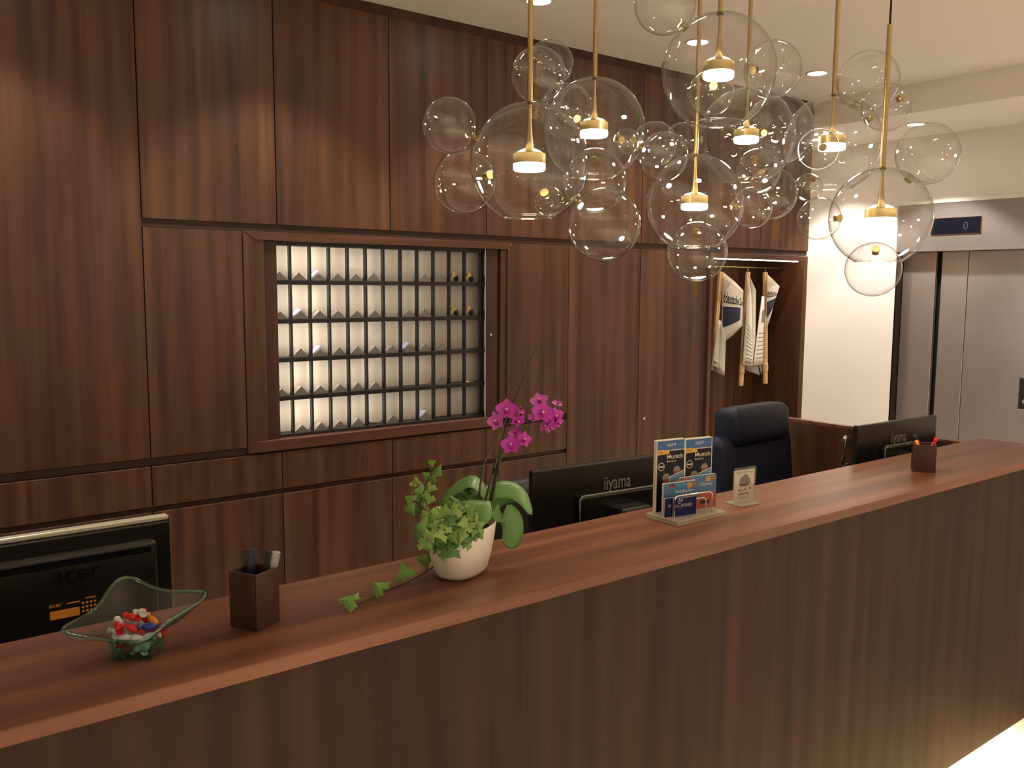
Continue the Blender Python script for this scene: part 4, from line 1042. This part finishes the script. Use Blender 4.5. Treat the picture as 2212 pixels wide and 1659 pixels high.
# bushy middle, over the near left rim
for k in range(90):
    a = rv.uniform(0, 6.283); q = math.sqrt(rv.random())
    px = 968+68*q*math.cos(a); py = 1142+46*q*math.sin(a)-(px-968)*.14
    add_ivy(px, py, rv.uniform(-.115, -.03), rv.uniform(14, 21), rv.choice((0, 0, 1, 1, 2)))
for px, py, r_, mi, dd in ((1010, 1130, 19, 2, -.09), (1000, 1155, 18, 2, -.10), (1022, 1118, 16, 0, -.08), (1040, 1125, 14, 1, -.07), (1042, 1112, 14, 2, -.06), (1030, 1138, 15, 1, -.08), (975, 1165, 18, 2, -.10), (980, 1190, 17, 2, -.11), (965, 1185, 14, 2, -.10), (948, 1165, 16, 0, -.08), (930, 1160, 13, 1, -.06), (918, 1150, 14, 1, -.05), (910, 1155, 12, 0, -.04), (1012, 1180, 8, 1, -.105), (1022, 1122, 10, 1, -.09), (935, 1178, 13, 0, -.07), (958, 1200, 11, 0, -.09), (990, 1140, 14, 0, -.1), (950, 1145, 14, 1, -.09), (1035, 1150, 13, 0, -.08)):
    add_ivy(px, py, dd, r_*1.3, mi, rv.uniform(-25, 25), rv.uniform(-35, 10), rv.uniform(120, 240))
# trailing shoot on the counter top
tr = [dpt(985, 1165, -.10), dpt(966, 1195, -.105)] + [at_z(px, py, CT+zz) for px, py, zz in ((940, 1222, .012), (905, 1245, .006), (876, 1259, .003), (830, 1277, .003), (790, 1297, .003), (766, 1308, .002))]
tube('stem', STEM, ivy, tr, [.0016]*len(tr), 6)
for px, py, r_, yw, pc_, rl, mi, zz in ((918, 1208, 22, 0, -10, 190, 0, .026), (876, 1240, 25, 10, -20, 20, 0, .024), (823, 1271, 25, -10, -40, 60, 0, .018), (760, 1298, 28, 0, -50, 80, 0, .017), (952, 1200, 10, 30, -20, 120, 2, .03), (941, 1216, 7, 30, -20, 120, 2, .015)):
    p = at_z(px, py, CT+zz); add_ivy(px, py, (p-CAM).dot(CN)-PD, r_, mi, yw, pc_, rl)
for pts in ([(975, 1160, -.06), (940, 1135, -.04), (905, 1095, -.02), (920, 1050, -.01), (933, 1005, -.01)], [(985, 1150, -.05), (935, 1115, -.03), (895, 1080, -.02), (893, 1045, -.02)], [(990, 1155, -.08), (985, 1115, -.08), (965, 1097, -.07)], [(1000, 1160, -.09), (1015, 1135, -.1), (1030, 1120, -.09)]):
    tube('stem', STEM, ivy, [dpt(*q) for q in pts], [.0014]*len(pts), 6)

# ------------------------------------------------------------------ brochure stand
bs = thing('brochure_stand', (1.706, 1.476, CT), 'clear acrylic stand with a chrome wire loop on the counter', 'brochure stand')
box('base', ACRYL_B, bs, 1.618, 1.803, 1.426, 1.536, CT+.0003, CT+.0125, .0015)
TURN = Matrix.Translation((1.715, 1.487, 0)) @ Matrix.Rotation(R(-9), 4, 'Z') @ Matrix.Translation((-1.715, -1.487, 0))
def turn(t): t.location = TURN @ t.location; t.rotation_euler = (0, 0, R(-9))
for k, yy in enumerate((1.450, 1.4725, 1.5010)):
    b = bmesh.new(); xa, xb, zt = 1.648, 1.769, CT+.066-(.0 if k == 0 else .02)
    b_tube(b, [(xa, yy, CT+.002), (xa, yy, zt-.010), (xa+.003, yy, zt-.003), (xa+.010, yy, zt), (xb-.010, yy, zt), (xb-.003, yy, zt-.003), (xb, yy, zt-.010), (xb, yy, CT+.002)], .0022, 8)
    bmesh.ops.transform(b, matrix=TURN, verts=b.verts)
    link('wire_loop', fin(b), CHROME, bs, smooth=True)
for xx, yy in ((1.63, 1.44), (1.63, 1.455), (1.63, 1.47), (1.66, 1.434), (1.76, 1.434), (1.79, 1.44)):
    lathe('screw', CHROME, bs, [(0, 0), (.0022, 0), (.0022, .001), (0, .0012)], (xx, yy, CT+.0125), 8)
ZB = CT+.0128
def booklet(name, x0, x1, Y, th, z1, label, grp, cover):
    t = thing(name, ((x0+x1)/2, Y+th/2, ZB), label, 'brochure', grp)
    box('pages', PAPER, t, x0+.0008, x1-.0008, Y+.0009, Y+th-.0009, ZB, z1-.0012, 0)
    cv = box('cover', cover, t, x0, x1, Y, Y+.0008, ZB, z1, 0)
    box('back_cover', PAPER, t, x0, x1, Y+th-.0008, Y+th, ZB, z1, 0)
    return t, cv, basis((x0, Y, ZB), (1, 0, 0), (0, 0, 1)), x1-x0, z1-ZB
def munich(x0, x1, Y, z1, label):
    t, cv, B, w_, h_ = booklet('guide_booklet', x0, x1, Y, .011, z1, label, 'city guide booklets', PAPER)
    e = .0025
    polys('print_night', BK_DARK, cv, B, [rect(e, w_-e, e, h_*.845)], .0004)
    polys('print_blue_band', BK_BLUE, cv, B, [rect(e, w_-e, h_*.857, h_-e)], .0004)
    polys('print_yellow_flash', BK_YEL, cv, B, [[(e, h_*.795), (w_*.46, h_*.805), (w_*.43, h_*.83), (w_*.46, h_*.852), (w_*.28, h_*.85), (w_*.26, h_*.868), (e, h_*.868)]], .0008)
    text('print_title', 'Munich', PAPER, cv, B, w_*.56, h_*.060, w_*.36, h_*.735, .0011, .006)
    text('print_subtitle', 'Bavaria', PAPER, cv, B, w_*.32, h_*.028, w_*.36, h_*.688, .0011, .002)
    text('print_series', 'SIGHT', PAPER, cv, B, w_*.32, h_*.042, w_*.36, h_*.908, .0011, .004)
    text('print_series', 'seeing', BK_SKY, cv, B, w_*.25, h_*.030, w_*.69, h_*.905, .0011, .0)
    text('print_number', '125', BK_BLACK, cv, B, w_*.17, h_*.022, w_*.05, h_*.822, .0011, .004)
    ringp = [circ(w_*.17, h_*.635, w_*.115, 24)]
    bm = bmesh.new(); n = 24
    ou = [bm.verts.new(B @ Vector((w_*.17+w_*.115*math.cos(2*math.pi*k/n), h_*.635+w_*.115*math.sin(2*math.pi*k/n), .0008))) for k in range(n)]
    nn = [bm.verts.new(B @ Vector((w_*.17+w_*.098*math.cos(2*math.pi*k/n), h_*.635+w_*.098*math.sin(2*math.pi*k/n), .0008))) for k in range(n)]
    for k in range(n): bm.faces.new((ou[k], ou[(k+1) % n], nn[(k+1) % n], nn[k]))
    me = bpy.data.meshes.new('r'); bm.to_mesh(me); bm.free(); link('print_seal', me, PAPER, cv)
    polys('print_seal_bar', PAPER, cv, B, [rect(w_*.085, w_*.255, h_*.626, h_*.644)], .0008)
    for cx_, bz, s in ((w_*.35, .36, .12), (w_*.72, .455, .115)):
        polys('print_tower', BK_BRICK, cv, B, [rect(cx_-w_*s*.9, cx_+w_*s*.9, h_*(bz-.14), h_*(bz+.10))], .0007)
        polys('print_dome', BK_GREY, cv, B, [[(cx_+w_*s*1.15*math.cos(a), h_*(bz+.10)+w_*s*1.3*math.sin(a)) for a in [math.pi*k/10 for k in range(11)]]], .0008)
    polys('print_picture_border', PAPER, cv, B, [[(w_*.455, h_*.10), (w_-e, h_*.10), (w_-e, h_*.562), (w_*.455, h_*.485)]], .0010)
    polys('print_picture', BK_SKY, cv, B, [[(w_*.475, h_*.10), (w_-e, h_*.10), (w_-e, h_*.555), (w_*.475, h_*.478)]], .0013)
    polys('print_hills', BK_GREY, cv, B, [[(w_*.475, h_*.10), (w_-e, h_*.10), (w_-e, h_*.46), (w_*.85, h_*.43), (w_*.76, h_*.46), (w_*.66, h_*.42), (w_*.56, h_*.44), (w_*.475, h_*.41)]], .0016)
    polys('print_castle', PAPER, cv, B, [rect(w_*.70, w_*.80, h_*.34, h_*.42), rect(w_*.72, w_*.745, h_*.42, h_*.45), rect(w_*.82, w_*.90, h_*.34, h_*.39)], .0019)
    turn(t)
munich(1.630, 1.7215, 1.5037, H-.381, 'city guide booklet reading Munich, left of the pair')
munich(1.7225, 1.813, 1.5047, H-.384, 'city guide booklet reading Munich, right of the pair')
def citymap(x0, x1, Y, z1, title, flag, label, tx0, tw):
    t, cv, B, w_, h_ = booklet('city_map', x0, x1, Y, .009, z1, label, 'folded city maps', BK_MAP)
    text('print_title', title, PAPER, cv, B, tw, .0115, tx0, h_-.030, .0006, .0)
    polys('print_roofs', BK_ROOF, cv, B, [[(w_*.3, .0), (w_-.002, .0), (w_-.002, h_*.46), (w_*.75, h_*.52), (w_*.6, h_*.5), (w_*.42, h_*.40)]], .0004)
    polys('print_square', BK_YEL, cv, B, [rect(w_*.70, w_*.82, h_-.017, h_-.004)], .0006)
    text('print_letter', 'T', BK_BLACK, cv, B, .005, .008, w_*.73, h_-.0145, .0010, .02)
    polys('print_corner', BK_TAUPE, cv, B, [rect(w_*.83, w_-.0005, h_-.017, h_-.002)], .0004)
    if flag == 'de':
        polys('print_flag', BK_BLACK, cv, B, [rect(.018, .032, h_-.008, h_-.004)], .0006); polys('print_flag', BK_RED, cv, B, [rect(.018, .032, h_-.013, h_-.008)], .0006)
    else:
        polys('print_flag', BK_RED, cv, B, [rect(.006, .030, h_-.016, h_-.004)], .0006); polys('print_flag', BK_BLUE, cv, B, [rect(.008, .016, h_-.0145, h_-.0105), rect(.020, .028, h_-.0145, h_-.0105)], .0009)
        polys('print_plate', BK_BLACK, cv, B, [rect(w_*.55, w_*.8, h_*.14, h_*.24)], .0009)
    turn(t)
citymap(1.638, 1.744, 1.4800, H-.488, 'Stadtplan', 'de', 'blue folded city map reading Stadtplan', .036, .058)
citymap(1.700, 1.817, 1.4895, H-.480, 'Citymap', 'uk', 'blue folded city map reading Citymap', .060, .042)
def hcard(x0, x1, Y, z1, label, words, logo):
    t, cv, B, w_, h_ = booklet('hotel_card', x0, x1, Y, .004, z1, label, 'navy hotel cards', BK_NAVY)
    for s, x_, y_, ww, hh_ in words: text('print_name', s, PAPER, cv, B, ww, hh_, x_, y_, .0005)
    if logo:
        polys('print_logo', PAPER, cv, B, [[(.014, .037), (.0165, .037), (.019, .0435), (.0175, .046)], [(.019, .037), (.0235, .037), (.0235, .041), (.0205, .041)], [(.025, .037), (.027, .037), (.027, .046), (.025, .046)], rect(.014, .021, .0325, .0345)], .0005)
        polys('print_line', BK_GREY, cv, B, [rect(.014, .024, .0175, .019)], .0005)
    turn(t)
hcard(1.626, 1.668, 1.4605, H-.520, 'navy hotel card partly hidden at the left of the wire loop', [('HO', .010, .024, .010, .007)], False)
hcard(1.6495, 1.722, 1.4550, H-.522, 'navy hotel card with white logo behind the wire loop', [('ANTARES', .022, .022, .036, .0085), ('HOTEL', .002, .0225, .016, .006)], True)

# ------------------------------------------------------------------ acrylic notice
sg = thing('notice_stand', (1.943, 1.483, CT), 'small clear acrylic notice with a grey cloud on the counter', 'sign')
box('base', ACRYL_B, sg, 1.905, 1.978, 1.456, 1.512, CT+.0003, CT+.003, .0005)
for yy in (1.4800, 1.4885): box('pane', ACRYL, sg, 1.907, 1.986, yy, yy+.0015, CT+.0031, H-.480, .0004)
cdn = box('notice_card', PAPER, sg, 1.909, 1.984, 1.4842, 1.4862, CT+.004, H-.4875, 0)
box('card_top_bar', BK_BLACK, sg, 1.911, 1.983, 1.4841, 1.4860, H-.4872, H-.4815, 0)
B = basis((1.909, 1.4842, CT+.004), (1, 0, 0), (0, 0, 1))
text('print_headline', 'High Speed Internet', INK, cdn, B, .060, .0075, .0075, .078, .0004)
polys('print_cloud', BK_TAUPE, cdn, B, [circ(.027, .053, .0095), circ(.030, .061, .009), circ(.041, .065, .0115), circ(.050, .056, .0105), circ(.038, .052, .010), rect(.026, .051, .0455, .056)], .0004)
polys('print_tail', BK_TAUPE, cdn, B, [[(.044, .046), (.048, .046), (.0475, .040)]], .0004)
polys('print_arrows', INK, cdn, B, [circ(.019, .0325, .0028, 8), circ(.041, .0345, .0024, 8), circ(.059, .036, .0030, 8), rect(.021, .038, .0325, .0335)], .0004)
text('print_line', 'available here.', INK, cdn, B, .040, .0068, .016, .020, .0004, .01)
polys('print_small_lines', BK_GREY, cdn, B, [rect(.012, .060, .0135, .0145), rect(.018, .055, .0095, .0103)], .0004)
sg.rotation_euler = (0, 0, R(-7))
